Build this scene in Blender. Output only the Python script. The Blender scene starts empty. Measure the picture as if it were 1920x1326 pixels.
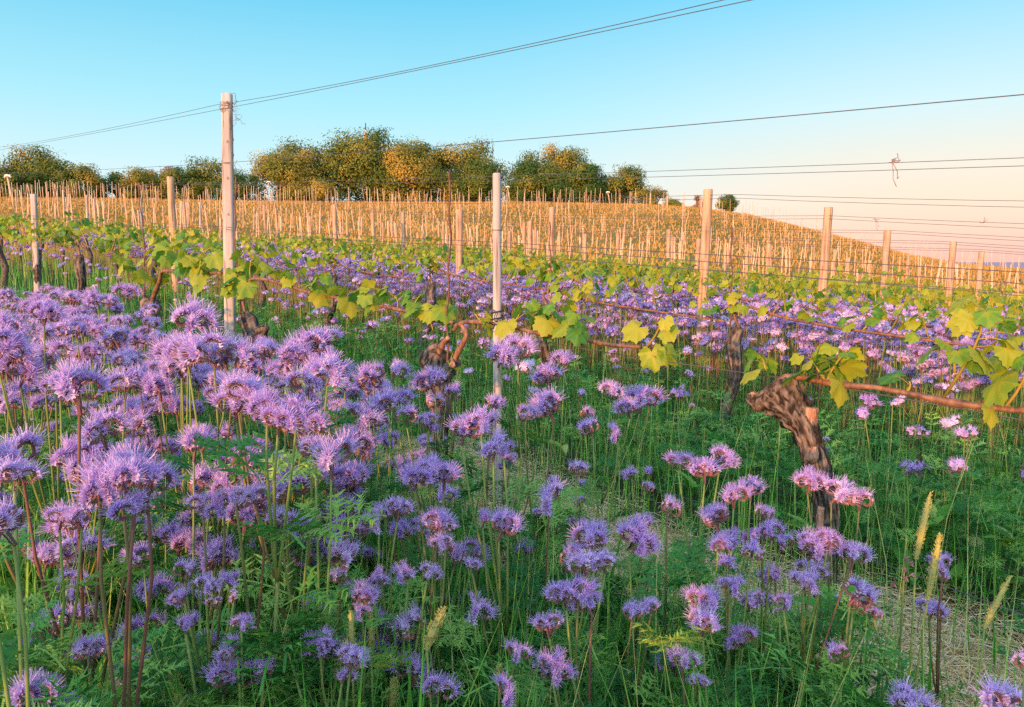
import bpy, math, random
import numpy as np
from mathutils import Vector, Matrix, noise

R = math.radians
S = bpy.context.scene
COL = S.collection
rng = np.random.default_rng(7)
random.seed(7)

# ------------------------------------------------------------------ camera, sky, sun, exposure
PITCH = R(7.1); CP, SP = math.cos(PITCH), math.sin(PITCH)
FOC = 1397.0; CAMZ = 1.0
cd = bpy.data.cameras.new("camera"); cam = bpy.data.objects.new("camera", cd); COL.objects.link(cam)
cam.location = (0, 0, CAMZ); cam.rotation_euler = (R(90) - PITCH, 0, 0)
cd.sensor_width = 36.0; cd.lens = 36.0 * FOC / 1920.0
cd.clip_start = 0.02; cd.clip_end = 20000
S.camera = cam

SUN_EL, SUN_AZ = 8.0, 212.0            # degrees above the horizon; clockwise from +Y
def lin(r, g, b):
    f = lambda c: (c / 255 / 12.92) if c <= 10 else ((c / 255 + .055) / 1.055) ** 2.4
    return (f(r), f(g), f(b), 1)
W = bpy.data.worlds.new("World"); S.world = W; W.use_nodes = True
wn, wl = W.node_tree.nodes, W.node_tree.links
wn.clear()
wout = wn.new("ShaderNodeOutputWorld"); wbg = wn.new("ShaderNodeBackground"); wl.new(wbg.outputs[0], wout.inputs[0])
sky = wn.new("ShaderNodeTexSky"); sky.sky_type = 'NISHITA'; sky.sun_disc = False
sky.sun_elevation = R(SUN_EL); sky.sun_rotation = R(SUN_AZ); sky.altitude = 200
tc = wn.new("ShaderNodeTexCoord"); sx = wn.new("ShaderNodeSeparateXYZ"); wl.new(tc.outputs['Generated'], sx.inputs[0])
def wramp(stops):
    r = wn.new("ShaderNodeValToRGB"); cr = r.color_ramp
    while len(cr.elements) < len(stops): cr.elements.new(0.5)
    for e, (p, c) in zip(cr.elements, stops): e.position = p; e.color = c
    wl.new(sx.outputs['Z'], r.inputs[0]); return r
ra = wramp([(0, lin(236, 224, 214)), (.05, lin(228, 238, 236)), (.10, lin(212, 240, 246)), (.19, lin(168, 231, 247)), (.31, lin(110, 206, 240)), (.6, lin(80, 160, 235)), (1, lin(65, 135, 220))])
rb = wramp([(0, lin(248, 192, 182)), (.035, lin(254, 210, 192)), (.075, lin(253, 225, 204)), (.125, lin(236, 232, 220)), (.18, lin(208, 237, 243)), (.31, lin(128, 214, 246)), (.6, lin(80, 160, 235)), ])
mr = wn.new("ShaderNodeMapRange"); mr.interpolation_type = 'SMOOTHSTEP'
mr.inputs['From Min'].default_value = -.12; mr.inputs['From Max'].default_value = .5; wl.new(sx.outputs['X'], mr.inputs['Value'])
mx = wn.new("ShaderNodeMixRGB"); wl.new(mr.outputs[0], mx.inputs[0]); wl.new(ra.outputs[0], mx.inputs[1]); wl.new(rb.outputs[0], mx.inputs[2])
sc_ = wn.new("ShaderNodeVectorMath"); sc_.operation = 'SCALE'; sc_.inputs['Scale'].default_value = 8.0; wl.new(mx.outputs[0], sc_.inputs[0])
mx2 = wn.new("ShaderNodeMixRGB"); mx2.inputs[0].default_value = .86; wl.new(sky.outputs[0], mx2.inputs[1]); wl.new(sc_.outputs[0], mx2.inputs[2])
dt = wn.new("ShaderNodeVectorMath"); dt.operation = 'DOT_PRODUCT'; wl.new(tc.outputs['Generated'], dt.inputs[0])
dt.inputs[1].default_value = (math.sin(R(SUN_AZ)) * math.cos(R(SUN_EL)), math.cos(R(SUN_AZ)) * math.cos(R(SUN_EL)), math.sin(R(SUN_EL)))
gl = wn.new("ShaderNodeMapRange"); gl.interpolation_type = 'SMOOTHSTEP'; gl.inputs['From Min'].default_value = -.1; gl.inputs['From Max'].default_value = 1.0; wl.new(dt.outputs['Value'], gl.inputs['Value'])
gc = wn.new("ShaderNodeVectorMath"); gc.operation = 'SCALE'; gc.inputs[0].default_value = (11.5, 11, 11); wl.new(gl.outputs[0], gc.inputs['Scale'])
ad = wn.new("ShaderNodeVectorMath"); ad.operation = 'ADD'; wl.new(mx2.outputs[0], ad.inputs[0]); wl.new(gc.outputs[0], ad.inputs[1])   # the bright evening sky round the sun, behind the photographer
wl.new(ad.outputs[0], wbg.inputs[0]); wbg.inputs[1].default_value = .11

sd = bpy.data.lights.new("sun", 'SUN'); sun = bpy.data.objects.new("sun", sd); COL.objects.link(sun)
sd.energy = 5.0; sd.angle = R(0.6); sd.color = (1.0, .42, .15)
sun.rotation_euler = (R(90 - SUN_EL), 0, -R(SUN_AZ - 180)); sun.location = (-20, -30, 12)

S.view_settings.view_transform = 'Standard'; S.view_settings.look = 'None'
S.view_settings.exposure = 0.42; S.view_settings.gamma = 1
S.render.engine = 'CYCLES'
S.cycles.use_denoising = False; S.cycles.max_bounces = 6; S.cycles.transparent_max_bounces = 4

# ------------------------------------------------------------------ geometry of the place
def ray(px, py):
    a = (px - 960) / FOC; v = (663 - py) / FOC
    return np.array([a, CP + v * SP, -SP + v * CP])
def at(px, py, Z): return np.array([0, 0, CAMZ]) + ray(px, py) * Z
def rowpt(px, py, p, off=0.0):
    d = ray(px, py); return np.array([0, 0, CAMZ]) + d * ((p + off) * math.sqrt(2) / (d[0] + d[1]))
_sil = [(0, 372), (200, 374), (400, 377), (700, 380), (1000, 380), (1200, 384), (1300, 390), (1400, 403), (1500, 426), (1600, 451), (1700, 478), (1800, 496), (1915, 506)]
_sa, _se = [], []
for x, y in _sil:
    d = ray(x, y); _sa.append(math.degrees(math.atan2(d[0], d[1]))); _se.append(d[2] / math.hypot(d[0], d[1]))
_sa = np.array([-180, -70] + _sa + [50, 180]); _se = np.array([-.0, .05] + _se + [-.02, -.0])
RC = 95.0
def ground(x, y):
    x = np.asarray(x, float); y = np.asarray(y, float)
    r = np.hypot(x, y) + 1e-6; az = np.degrees(np.arctan2(x, y))
    e = np.interp(az, _sa, _se)
    near = (-.078 * x + .007 * y) / r
    t = np.clip((r - 10) / (RC - 10), 0, 1); s = t * t * (3 - 2 * t)
    rr = np.minimum(r, RC)
    z = (1 - s) * near * rr + s * (1 + rr * e)
    return np.maximum(z - np.clip(r - RC, 0, None) * .09, np.minimum(z, -14)) if True else z
def G(x, y): return float(ground(x, y))
P1, DP = 1.97, 1.87
SQ = math.sqrt(.5)
def rq(p, q, h=0.0):
    x, y = (p - q) * SQ, (p + q) * SQ
    return np.array([x, y, G(x, y) + h])
def in_view(x, y, m=1.06): return y > .2 and abs(x) < .69 * y * m + .15

# ------------------------------------------------------------------ mesh builder
class Tpl:
    def __init__(s): s.v, s.t, s.tm, s.q, s.qm, s.n = [], [], [], [], [], 0
    def verts(s, v):
        i = s.n; s.v.extend([tuple(map(float, a)) for a in v]); s.n += len(v); return i
    def tri(s, a, b, c, m=0): s.t.append((a, b, c)); s.tm.append(m)
    def quad(s, a, b, c, d, m=0): s.q.append((a, b, c, d)); s.qm.append(m)
    def done(s):
        s.VT = None; s.V = np.array(s.v, float).reshape(-1, 3); s.T = np.array(s.t, int).reshape(-1, 3); s.Q = np.array(s.q, int).reshape(-1, 4)
        s.TM = np.array(s.tm, int); s.QM = np.array(s.qm, int); return s
class MB:
    def __init__(s): s.v, s.tint, s.t, s.tm, s.q, s.qm, s.n = [], [], [], [], [], [], 0
    def add(s, V, T=None, Q=None, m=0, tint=.5):
        V = np.asarray(V, float)
        s.v.append(V); s.tint.append(np.broadcast_to(np.asarray(tint, float), (len(V),)))
        if T is not None and len(T): s.t.append(np.asarray(T, int) + s.n); s.tm.append(np.broadcast_to(np.asarray(m, int), (len(T),)))
        if Q is not None and len(Q): s.q.append(np.asarray(Q, int) + s.n); s.qm.append(np.broadcast_to(np.asarray(m, int), (len(Q),)))
        s.n += len(V)
    def inst(s, tp, M3, loc, tint=None, mmap=None):
        """tp copied N times: M3 (N,3,3), loc (N,3)"""
        N = len(loc)
        if not N: return
        n = len(tp.V)
        V = np.einsum('nij,kj->nki', M3, tp.V) + np.asarray(loc)[:, None, :]
        off = (np.arange(N) * n)[:, None, None] + s.n
        s.v.append(V.reshape(-1, 3))
        if tint is None: tint = rng.random(N)
        s.tint.append(np.repeat(tint, n) if tp.VT is None else np.clip((np.asarray(tint)[:, None] + tp.VT[None]).ravel(), 0, 1))
        if len(tp.T): s.t.append((tp.T[None] + off).reshape(-1, 3)); s.tm.append(np.tile(tp.TM, N))
        if len(tp.Q): s.q.append((tp.Q[None] + off).reshape(-1, 4)); s.qm.append(np.tile(tp.QM, N))
        s.n += N * n
    def tube(s, pts, rad, k=6, m=0, tint=.5, cap=True, disp=None):
        pts = np.asarray(pts, float); n = len(pts)
        rad = np.broadcast_to(np.asarray(rad, float), (n,))
        tg = np.gradient(pts, axis=0); tg /= np.linalg.norm(tg, axis=1)[:, None] + 1e-9
        ref = np.array([.31, .17, .93]) if abs(tg[0] @ np.array([.31, .17, .93])) < .9 else np.array([.93, .2, .3])
        a = np.cross(ref, tg[0]); V = []
        for i in range(n):
            a = a - tg[i] * (a @ tg[i]); a /= np.linalg.norm(a) + 1e-9
            b = np.cross(tg[i], a)
            for j in range(k):
                th = 2 * math.pi * j / k
                r = rad[i] * (1 + (disp(i, j, pts[i]) if disp else 0))
                V.append(pts[i] + r * (math.cos(th) * a + math.sin(th) * b))
        Q = []
        for i in range(n - 1):
            for j in range(k):
                Q.append((i * k + j, i * k + (j + 1) % k, (i + 1) * k + (j + 1) % k, (i + 1) * k + j))
        T = []
        if cap:
            V.append(pts[0]); V.append(pts[-1]); c0, c1 = n * k, n * k + 1
            for j in range(k):
                T.append((c0, (j + 1) % k, j)); T.append((c1, (n - 1) * k + j, (n - 1) * k + (j + 1) % k))
        s.add(V, None, None, m, tint); base = s.n - len(V)
        s.q.append(np.array(Q) + base); s.qm.append(np.full(len(Q), m))
        if T: s.t.append(np.array(T) + base); s.tm.append(np.full(len(T), m))
    def mesh(s, name, mats, smooth=True):
        me = bpy.data.meshes.new(name)
        V = np.concatenate(s.v) if s.v else np.zeros((0, 3))
        T = np.concatenate(s.t) if s.t else np.zeros((0, 3), int); Q = np.concatenate(s.q) if s.q else np.zeros((0, 4), int)
        TM = np.concatenate(s.tm) if s.tm else np.zeros(0, int); QM = np.concatenate(s.qm) if s.qm else np.zeros(0, int)
        me.vertices.add(len(V)); me.vertices.foreach_set("co", V.astype(np.float32).ravel())
        L = np.concatenate([T.ravel(), Q.ravel()]).astype(np.int32)
        me.loops.add(len(L)); me.loops.foreach_set("vertex_index", L)
        st = np.concatenate([np.arange(len(T)) * 3, len(T) * 3 + np.arange(len(Q)) * 4]).astype(np.int32)
        me.polygons.add(len(st)); me.polygons.foreach_set("loop_start", st)
        me.polygons.foreach_set("material_index", np.concatenate([TM, QM]).astype(np.int32))
        me.polygons.foreach_set("use_smooth", np.full(len(st), smooth))
        for m in mats: me.materials.append(m)
        me.update(calc_edges=True)
        at_ = me.attributes.new("tint", 'FLOAT', 'POINT'); at_.data.foreach_set("value", np.concatenate(s.tint).astype(np.float32))
        return me
def link(name, me, parent=None, loc=None):
    o = bpy.data.objects.new(name, me); COL.objects.link(o)
    if parent is not None: o.parent = parent
    if loc is not None: o.location = loc
    return o
def tag(o, label=None, cat=None, group=None, kind=None):
    if label: o["label"] = label
    if cat: o["category"] = cat
    if group: o["group"] = group
    if kind: o["kind"] = kind
    return o
def thing(name, loc, label, cat, group=None):
    o = link(name, None, None, tuple(loc)); o.empty_display_size = .05
    return tag(o, label, cat, group)
def rot_frames(dirs, roll):
    """frames whose local x is along dirs, rolled"""
    d = dirs / np.linalg.norm(dirs, axis=1)[:, None]
    up = np.where(np.abs(d[:, 2:3]) > .95, np.array([[1., 0, 0]]), np.array([[0., 0, 1]]))
    y = np.cross(up, d); y /= np.linalg.norm(y, axis=1)[:, None]
    z = np.cross(d, y); c, s_ = np.cos(roll)[:, None], np.sin(roll)[:, None]
    y2, z2 = y * c + z * s_, z * c - y * s_
    return np.stack([d, y2, z2], axis=2)

# ------------------------------------------------------------------ materials
def mat(name, build):
    m = bpy.data.materials.new(name); m.use_nodes = True
    nt = m.node_tree; n, l = nt.nodes, nt.links; n.clear()
    out = n.new("ShaderNodeOutputMaterial"); build(n, l, out); return m
def ramp(n, l, src, stops, interp='LINEAR'):
    r = n.new("ShaderNodeValToRGB"); cr = r.color_ramp; cr.interpolation = interp
    while len(cr.elements) < len(stops): cr.elements.new(.5)
    for e, (p, c) in zip(cr.elements, stops): e.position = p; e.color = (*c[:3], 1)
    l.new(src, r.inputs[0]); return r.outputs[0]
def noise_tex(n, l, scale, detail=4, coords='Object', stretch=None, dist=0):
    t = n.new("ShaderNodeTexCoord"); x = n.new("ShaderNodeTexNoise"); x.inputs['Scale'].default_value = scale; x.inputs['Detail'].default_value = detail
    x.inputs['Distortion'].default_value = dist
    if stretch:
        mp = n.new("ShaderNodeMapping"); mp.inputs['Scale'].default_value = stretch; l.new(t.outputs[coords], mp.inputs[0]); l.new(mp.outputs[0], x.inputs['Vector'])
    else: l.new(t.outputs[coords], x.inputs['Vector'])
    return x.outputs[0]
def mixc(n, l, f, a, b, mode='MIX'):
    x = n.new("ShaderNodeMixRGB"); x.blend_type = mode
    for i, s in ((0, f), (1, a), (2, b)):
        if isinstance(s, (int, float)): x.inputs[i].default_value = s
        elif isinstance(s, tuple): x.inputs[i].default_value = (*s[:3], 1)
        else: l.new(s, x.inputs[i])
    return x.outputs[0]
def leafy(name, stops, trans=.35, rough=.55, objrand=.25, spec=.3, noise_scale=None):
    """thin plant tissue: the colour varies from leaf to leaf (tint) and plant to plant"""
    def b(n, l, out):
        a = n.new("ShaderNodeAttribute"); a.attribute_name = "tint"
        oi = n.new("ShaderNodeObjectInfo")
        m1 = n.new("ShaderNodeMath"); m1.operation = 'MULTIPLY_ADD'; m1.inputs[1].default_value = objrand; m1.inputs[2].default_value = -objrand / 2
        l.new(oi.outputs['Random'], m1.inputs[0])
        m2 = n.new("ShaderNodeMath"); m2.operation = 'ADD'; l.new(a.outputs['Fac'], m2.inputs[0]); l.new(m1.outputs[0], m2.inputs[1])
        src = m2.outputs[0]
        if noise_scale:
            nz = noise_tex(n, l, noise_scale, 3); m3 = n.new("ShaderNodeMath"); m3.operation = 'MULTIPLY_ADD'; m3.inputs[1].default_value = .6; m3.inputs[2].default_value = -.3
            l.new(nz, m3.inputs[0]); m4 = n.new("ShaderNodeMath"); l.new(m3.outputs[0], m4.inputs[0]); l.new(src, m4.inputs[1]); src = m4.outputs[0]
        c = ramp(n, l, src, stops)
        p = n.new("ShaderNodeBsdfPrincipled"); p.inputs['Roughness'].default_value = rough; p.inputs['Specular IOR Level'].default_value = spec
        l.new(c, p.inputs['Base Color'])
        t = n.new("ShaderNodeBsdfTranslucent"); l.new(c, t.inputs[0])
        x = n.new("ShaderNodeMixShader"); x.inputs[0].default_value = trans; l.new(p.outputs[0], x.inputs[1]); l.new(t.outputs[0], x.inputs[2])
        l.new(x.outputs[0], out.inputs[0])
    return mat(name, b)
def solid(name, col, rough=.6, metal=0, var=.25, scale=20, bump=0, stretch=None):
    def b(n, l, out):
        nz = noise_tex(n, l, scale, 5, stretch=stretch)
        c = ramp(n, l, nz, [(.3, tuple(x * (1 - var) for x in col)), (.7, tuple(min(1, x * (1 + var)) for x in col))])
        p = n.new("ShaderNodeBsdfPrincipled"); p.inputs['Roughness'].default_value = rough; p.inputs['Metallic'].default_value = metal
        l.new(c, p.inputs['Base Color'])
        if bump:
            bp = n.new("ShaderNodeBump"); bp.inputs['Strength'].default_value = bump; bp.inputs['Distance'].default_value = .01; l.new(nz, bp.inputs['Height']); l.new(bp.outputs[0], p.inputs['Normal'])
        l.new(p.outputs[0], out.inputs[0])
    return mat(name, b)
M = {}
M['petal'] = leafy('petal', [(0, (.52, .36, .76)), (.5, (.71, .53, .87)), (.8, (.85, .71, .93)), (1, (.95, .87, .96))], .35, .6, .3)
M['stamen'] = leafy('stamen', [(0, (.45, .29, .65)), (.6, (.65, .47, .81)), (1, (.85, .74, .92))], .3, .6, .3)
M['calyx'] = leafy('calyx', [(0, (.17, .08, .09)), (.5, (.29, .14, .13)), (1, (.38, .24, .16))], .15, .7, .3)
M['stem'] = leafy('stem', [(0, (.20, .09, .06)), (.3, (.19, .22, .06)), (1, (.24, .34, .08))], .15, .6, .7)
M['fern'] = leafy('fern', [(0, (.04, .20, .04)), (.5, (.11, .38, .07)), (1, (.36, .60, .12))], .3, .6, .3)
M['grass'] = leafy('grass', [(0, (.04, .22, .03)), (.5, (.10, .38, .04)), (.8, (.24, .50, .07)), (1, (.56, .56, .20))], .3, .6, .1)
M['drygrass'] = leafy('drygrass', [(0, (.36, .26, .055)), (.35, (.55, .31, .085)), (.7, (.53, .35, .09)), (1, (.68, .41, .17))], .3, .7, .1)
M['straw'] = leafy('straw', [(0, (.50, .32, .11)), (.5, (.86, .63, .29)), (1, (.95, .83, .50))], .1, .7, .1)
M['vineleaf'] = leafy('vineleaf', [(0, (.06, .22, .03)), (.3, (.16, .34, .03)), (.70, (.38, .43, .025)), (1, (.44, .44, .035))], .4, .45, .2, .35, 25)
M['vineshoot'] = leafy('vineshoot', [(0, (.30, .24, .05)), (1, (.44, .36, .06))], .1, .5, .2)
M['spike'] = leafy('spike', [(0, (.34, .36, .09)), (.6, (.52, .50, .16)), (1, (.66, .52, .14))], .2, .7, .3)
M['pink'] = leafy('pink', [(0, (.70, .30, .30)), (1, (.85, .50, .45))], .3, .6, .3)
M['crown'] = leafy('crown', [(0, (.045, .115, .015)), (.5, (.19, .21, .024)), (1, (.50, .33, .05))], .25, .6, .5)
M['crown_bare'] = leafy('crown_bare', [(0, (.20, .12, .07)), (1, (.34, .22, .14))], .1, .7, .3)
def bark(name, dark, light, scale, str_):
    def b(n, l, out):
        nz0 = noise_tex(n, l, scale, 8, stretch=str_, dist=.6); av = n.new('ShaderNodeAttribute'); av.attribute_name = 'tint'; nz = mixc(n, l, .36, nz0, av.outputs['Fac']); n2 = noise_tex(n, l, 9, 3)
        c = ramp(n, l, nz, [(.38, dark), (.52, tuple((a + b_) / 2 for a, b_ in zip(dark, light))), (.66, light)])
        lich = ramp(n, l, n2, [(.66, (0, 0, 0)), (.70, (1, 1, 1))])
        c = mixc(n, l, lich, c, (.34, .27, .06))
        p = n.new("ShaderNodeBsdfPrincipled"); p.inputs['Roughness'].default_value = .9; p.inputs['Specular IOR Level'].default_value = .15; l.new(c, p.inputs['Base Color'])
        bp = n.new("ShaderNodeBump"); bp.inputs['Strength'].default_value = .9; bp.inputs['Distance'].default_value = .012; l.new(nz, bp.inputs['Height']); l.new(bp.outputs[0], p.inputs['Normal'])
        l.new(p.outputs[0], out.inputs[0])
    return mat(name, b)
M['bark'] = bark('bark', (.03, .023, .018), (.235, .19, .155), 75, (1, 1, .5))
M['cane'] = solid('cane', (.19, .095, .055), .55, var=.6, scale=60, bump=.3, stretch=(1, 1, .3))
M['cutwood'] = solid('cutwood', (.44, .23, .14), .8, var=.5, scale=90, bump=.8, stretch=(1, 1, .25))
M['treebark'] = solid('treebark', (.16, .10, .06), .9, var=.3, scale=6)
def wood(name, base, dark):
    def b(n, l, out):
        g = noise_tex(n, l, 55, 6, stretch=(1, 1, .05), dist=.4); k = noise_tex(n, l, 5, 4)
        c = ramp(n, l, g, [(.34, dark), (.46, base), (.75, tuple(min(1, x * 1.2) for x in base))])
        c = mixc(n, l, .45, c, ramp(n, l, k, [(.35, (.62, .6, .6)), (.65, (1, 1, 1))]), 'MULTIPLY')
        oi = n.new("ShaderNodeObjectInfo")
        c = mixc(n, l, .5, c, ramp(n, l, oi.outputs['Random'], [(0, (.72, .72, .75)), (1, (1, .94, .88))]), 'MULTIPLY')
        p = n.new("ShaderNodeBsdfPrincipled"); p.inputs['Roughness'].default_value = .85; p.inputs['Specular IOR Level'].default_value = .2; l.new(c, p.inputs['Base Color'])
        bp = n.new("ShaderNodeBump"); bp.inputs['Strength'].default_value = .5; bp.inputs['Distance'].default_value = .006; l.new(g, bp.inputs['Height']); l.new(bp.outputs[0], p.inputs['Normal'])
        l.new(p.outputs[0], out.inputs[0])
    return mat(name, b)
M['greywood'] = wood('greywood', (.52, .47, .43), (.17, .13, .11))
M['brownwood'] = wood('brownwood', (.56, .38, .24), (.28, .17, .10))
M['stake'] = wood('stake', (.74, .52, .35), (.42, .27, .16))
M['wire'] = solid('wire', (.11, .10, .10), .5, .4, .2)
M['rust'] = solid('rust', (.16, .08, .055), .8, .2, .4, 40)
M['twine'] = solid('twine', (.30, .19, .14), .8, 0, .3, 60)
M['white'] = solid('white', (.8, .78, .75), .5, 0, .05)
M['redpaint'] = solid('redpaint', (.65, .10, .06), .5, 0, .1)
M['dark'] = solid('dark', (.03, .03, .03), .6, 0, .1)

def ground_mat(n, l, out):
    ge = n.new("ShaderNodeNewGeometry"); sp = n.new("ShaderNodeVectorMath"); sp.operation = 'LENGTH'; l.new(ge.outputs['Position'], sp.inputs[0])
    dist = sp.outputs['Value']
    a = noise_tex(n, l, 3.0, 6); f = noise_tex(n, l, 40, 5); big = noise_tex(n, l, .12, 5)
    near = ramp(n, l, a, [(.32, (.05, .035, .025)), (.46, (.06, .075, .022)), (.6, (.06, .11, .025)), (.75, (.16, .14, .07))])
    near = mixc(n, l, .5, near, ramp(n, l, f, [(.3, (.5, .5, .5)), (.7, (1.3, 1.3, 1.3))]), 'MULTIPLY')
    hill = ramp(n, l, big, [(.3, (.17, .17, .035)), (.5, (.30, .21, .05)), (.68, (.38, .25, .08))])
    hill = mixc(n, l, .4, hill, ramp(n, l, a, [(.3, (.6, .6, .6)), (.7, (1.2, 1.2, 1.2))]), 'MULTIPLY')
    xyz = n.new("ShaderNodeSeparateXYZ"); l.new(ge.outputs['Position'], xyz.inputs[0])
    sm = n.new("ShaderNodeMath"); l.new(xyz.outputs[0], sm.inputs[0]); l.new(xyz.outputs[1], sm.inputs[1])
    wob = n.new("ShaderNodeMath"); wob.operation = 'MULTIPLY_ADD'; wob.inputs[1].default_value = .9; l.new(a, wob.inputs[0]); l.new(sm.outputs[0], wob.inputs[2])
    ab = n.new("ShaderNodeMath"); ab.operation = 'SUBTRACT'; l.new(wob.outputs[0], ab.inputs[0]); ab.inputs[1].default_value = 2.05 * 1.4142 + .45
    ab2 = n.new("ShaderNodeMath"); ab2.operation = 'ABSOLUTE'; l.new(ab.outputs[0], ab2.inputs[0])
    stripm = ramp(n, l, ab2.outputs[0], [(.34, (1, 1, 1)), (.55, (0, 0, 0))])
    near = mixc(n, l, stripm, near, ramp(n, l, f, [(.3, (.30, .19, .07)), (.7, (.72, .51, .23))]))
    k = n.new("ShaderNodeMapRange"); k.inputs['From Min'].default_value = 16; k.inputs['From Max'].default_value = 22; l.new(dist, k.inputs['Value'])
    c = mixc(n, l, k.outputs[0], near, hill)
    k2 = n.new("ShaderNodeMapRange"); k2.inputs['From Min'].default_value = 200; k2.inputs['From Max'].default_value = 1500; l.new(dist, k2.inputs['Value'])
    c = mixc(n, l, k2.outputs[0], c, (.42, .33, .33))  # distance haze painted into the far ground as a grey-pink colour
    p = n.new("ShaderNodeBsdfPrincipled"); p.inputs['Roughness'].default_value = .95; p.inputs['Specular IOR Level'].default_value = .1; l.new(c, p.inputs['Base Color'])
    bp = n.new("ShaderNodeBump"); bp.inputs['Strength'].default_value = .6; bp.inputs['Distance'].default_value = .03; l.new(f, bp.inputs['Height']); l.new(bp.outputs[0], p.inputs['Normal'])
    l.new(p.outputs[0], out.inputs[0])
M['ground'] = mat('ground', ground_mat)

# ------------------------------------------------------------------ ground: one sheet to the horizon
rad = np.concatenate([[0], np.geomspace(.25, 120, 170), np.geomspace(130, 9000, 40)])
azs = np.radians(np.concatenate([np.arange(-45, 45, .5), np.arange(45, 315, 3.0)]))
RR, AA = np.meshgrid(rad[1:], azs, indexing='ij')
X, Y = RR * np.sin(AA), RR * np.cos(AA); Zg = ground(X, Y)
bump = np.sin(X * 7.3 + Y * 2.1) * np.cos(Y * 6.1 - X * 3) * .012 + np.sin(X * 17 + 1) * np.sin(Y * 15) * .006
Zg = Zg + np.where(RR < 14, bump, 0) - .004
na = len(azs); nr = len(rad) - 1
V = np.concatenate([[[0, 0, 0]], np.stack([X, Y, Zg], -1).reshape(-1, 3)])
ii, jj = np.meshgrid(np.arange(nr - 1), np.arange(na), indexing='ij'); j2 = (jj + 1) % na
Q = np.stack([1 + ii * na + jj, 1 + (ii + 1) * na + jj, 1 + (ii + 1) * na + j2, 1 + ii * na + j2], -1).reshape(-1, 4)[:, ::-1]
j = np.arange(na); T = np.stack([np.zeros(na, int), 1 + (j + 1) % na, 1 + j], -1)
g = MB(); g.add(V, T, Q)
tag(link('ground', g.mesh('ground', [M['ground']])), 'gently sloping vineyard soil rising to a grassy hill', None, None, 'structure')

# ------------------------------------------------------------------ plant templates
def fern_tpl(L=.13, pairs=7, seed=0):
    r = random.Random(seed); t = Tpl()
    def P(u): return np.array([L * u, 0, .35 * L * u - .55 * L * u * u])
    for i in range(5):
        a, b = P(i / 5), P((i + 1) / 5); w = .0012
        k = t.verts([a + [0, -w, 0], a + [0, w, 0], b + [0, w, 0], b + [0, -w, 0]]); t.quad(k, k + 1, k + 2, k + 3, 0)
    for i in range(pairs):
        u = .22 + .76 * i / (pairs - 1); c = P(u); l_ = L * .30 * (math.sin(math.pi * (.18 + .78 * u)) + .15)
        for s in (-1, 1):
            d = np.array([.55 + r.uniform(-.25, .35), s, r.uniform(-.35, .55)]); d /= np.linalg.norm(d); l0 = l_ * r.uniform(.6, 1.2)
            tip = c + d * l0 + np.array([0, 0, -.15 * l0]); w = np.array([l0 * .10, 0, 0])
            k = t.verts([c, c + d * l0 * .5 + w, tip, c + d * l0 * .5 - w]); t.quad(k, k + 1, k + 2, k + 3, 0)
            for f in (.25, .45, .65, .82):
                o = c + d * l0 * (f + r.uniform(-.08, .08))
                for e in (np.array([1, .25 * s + r.uniform(-.3, .3), r.uniform(-.3, .4)]), np.array([-.5 + r.uniform(-.3, .3), s, r.uniform(-.3, .4)])):
                    tp = o + e * l0 * .34; k = t.verts([o - d * l0 * .065, o + d * l0 * .065, tp]); t.tri(k, k + 1, k + 2, 0)
    return t.done()
FERN = [fern_tpl(.095, 8, 1), fern_tpl(.12, 9, 2), fern_tpl(.08, 6, 4), fern_tpl(.11, 8, 5)]
FERN_LO = fern_tpl(.13, 4, 3)

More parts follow.
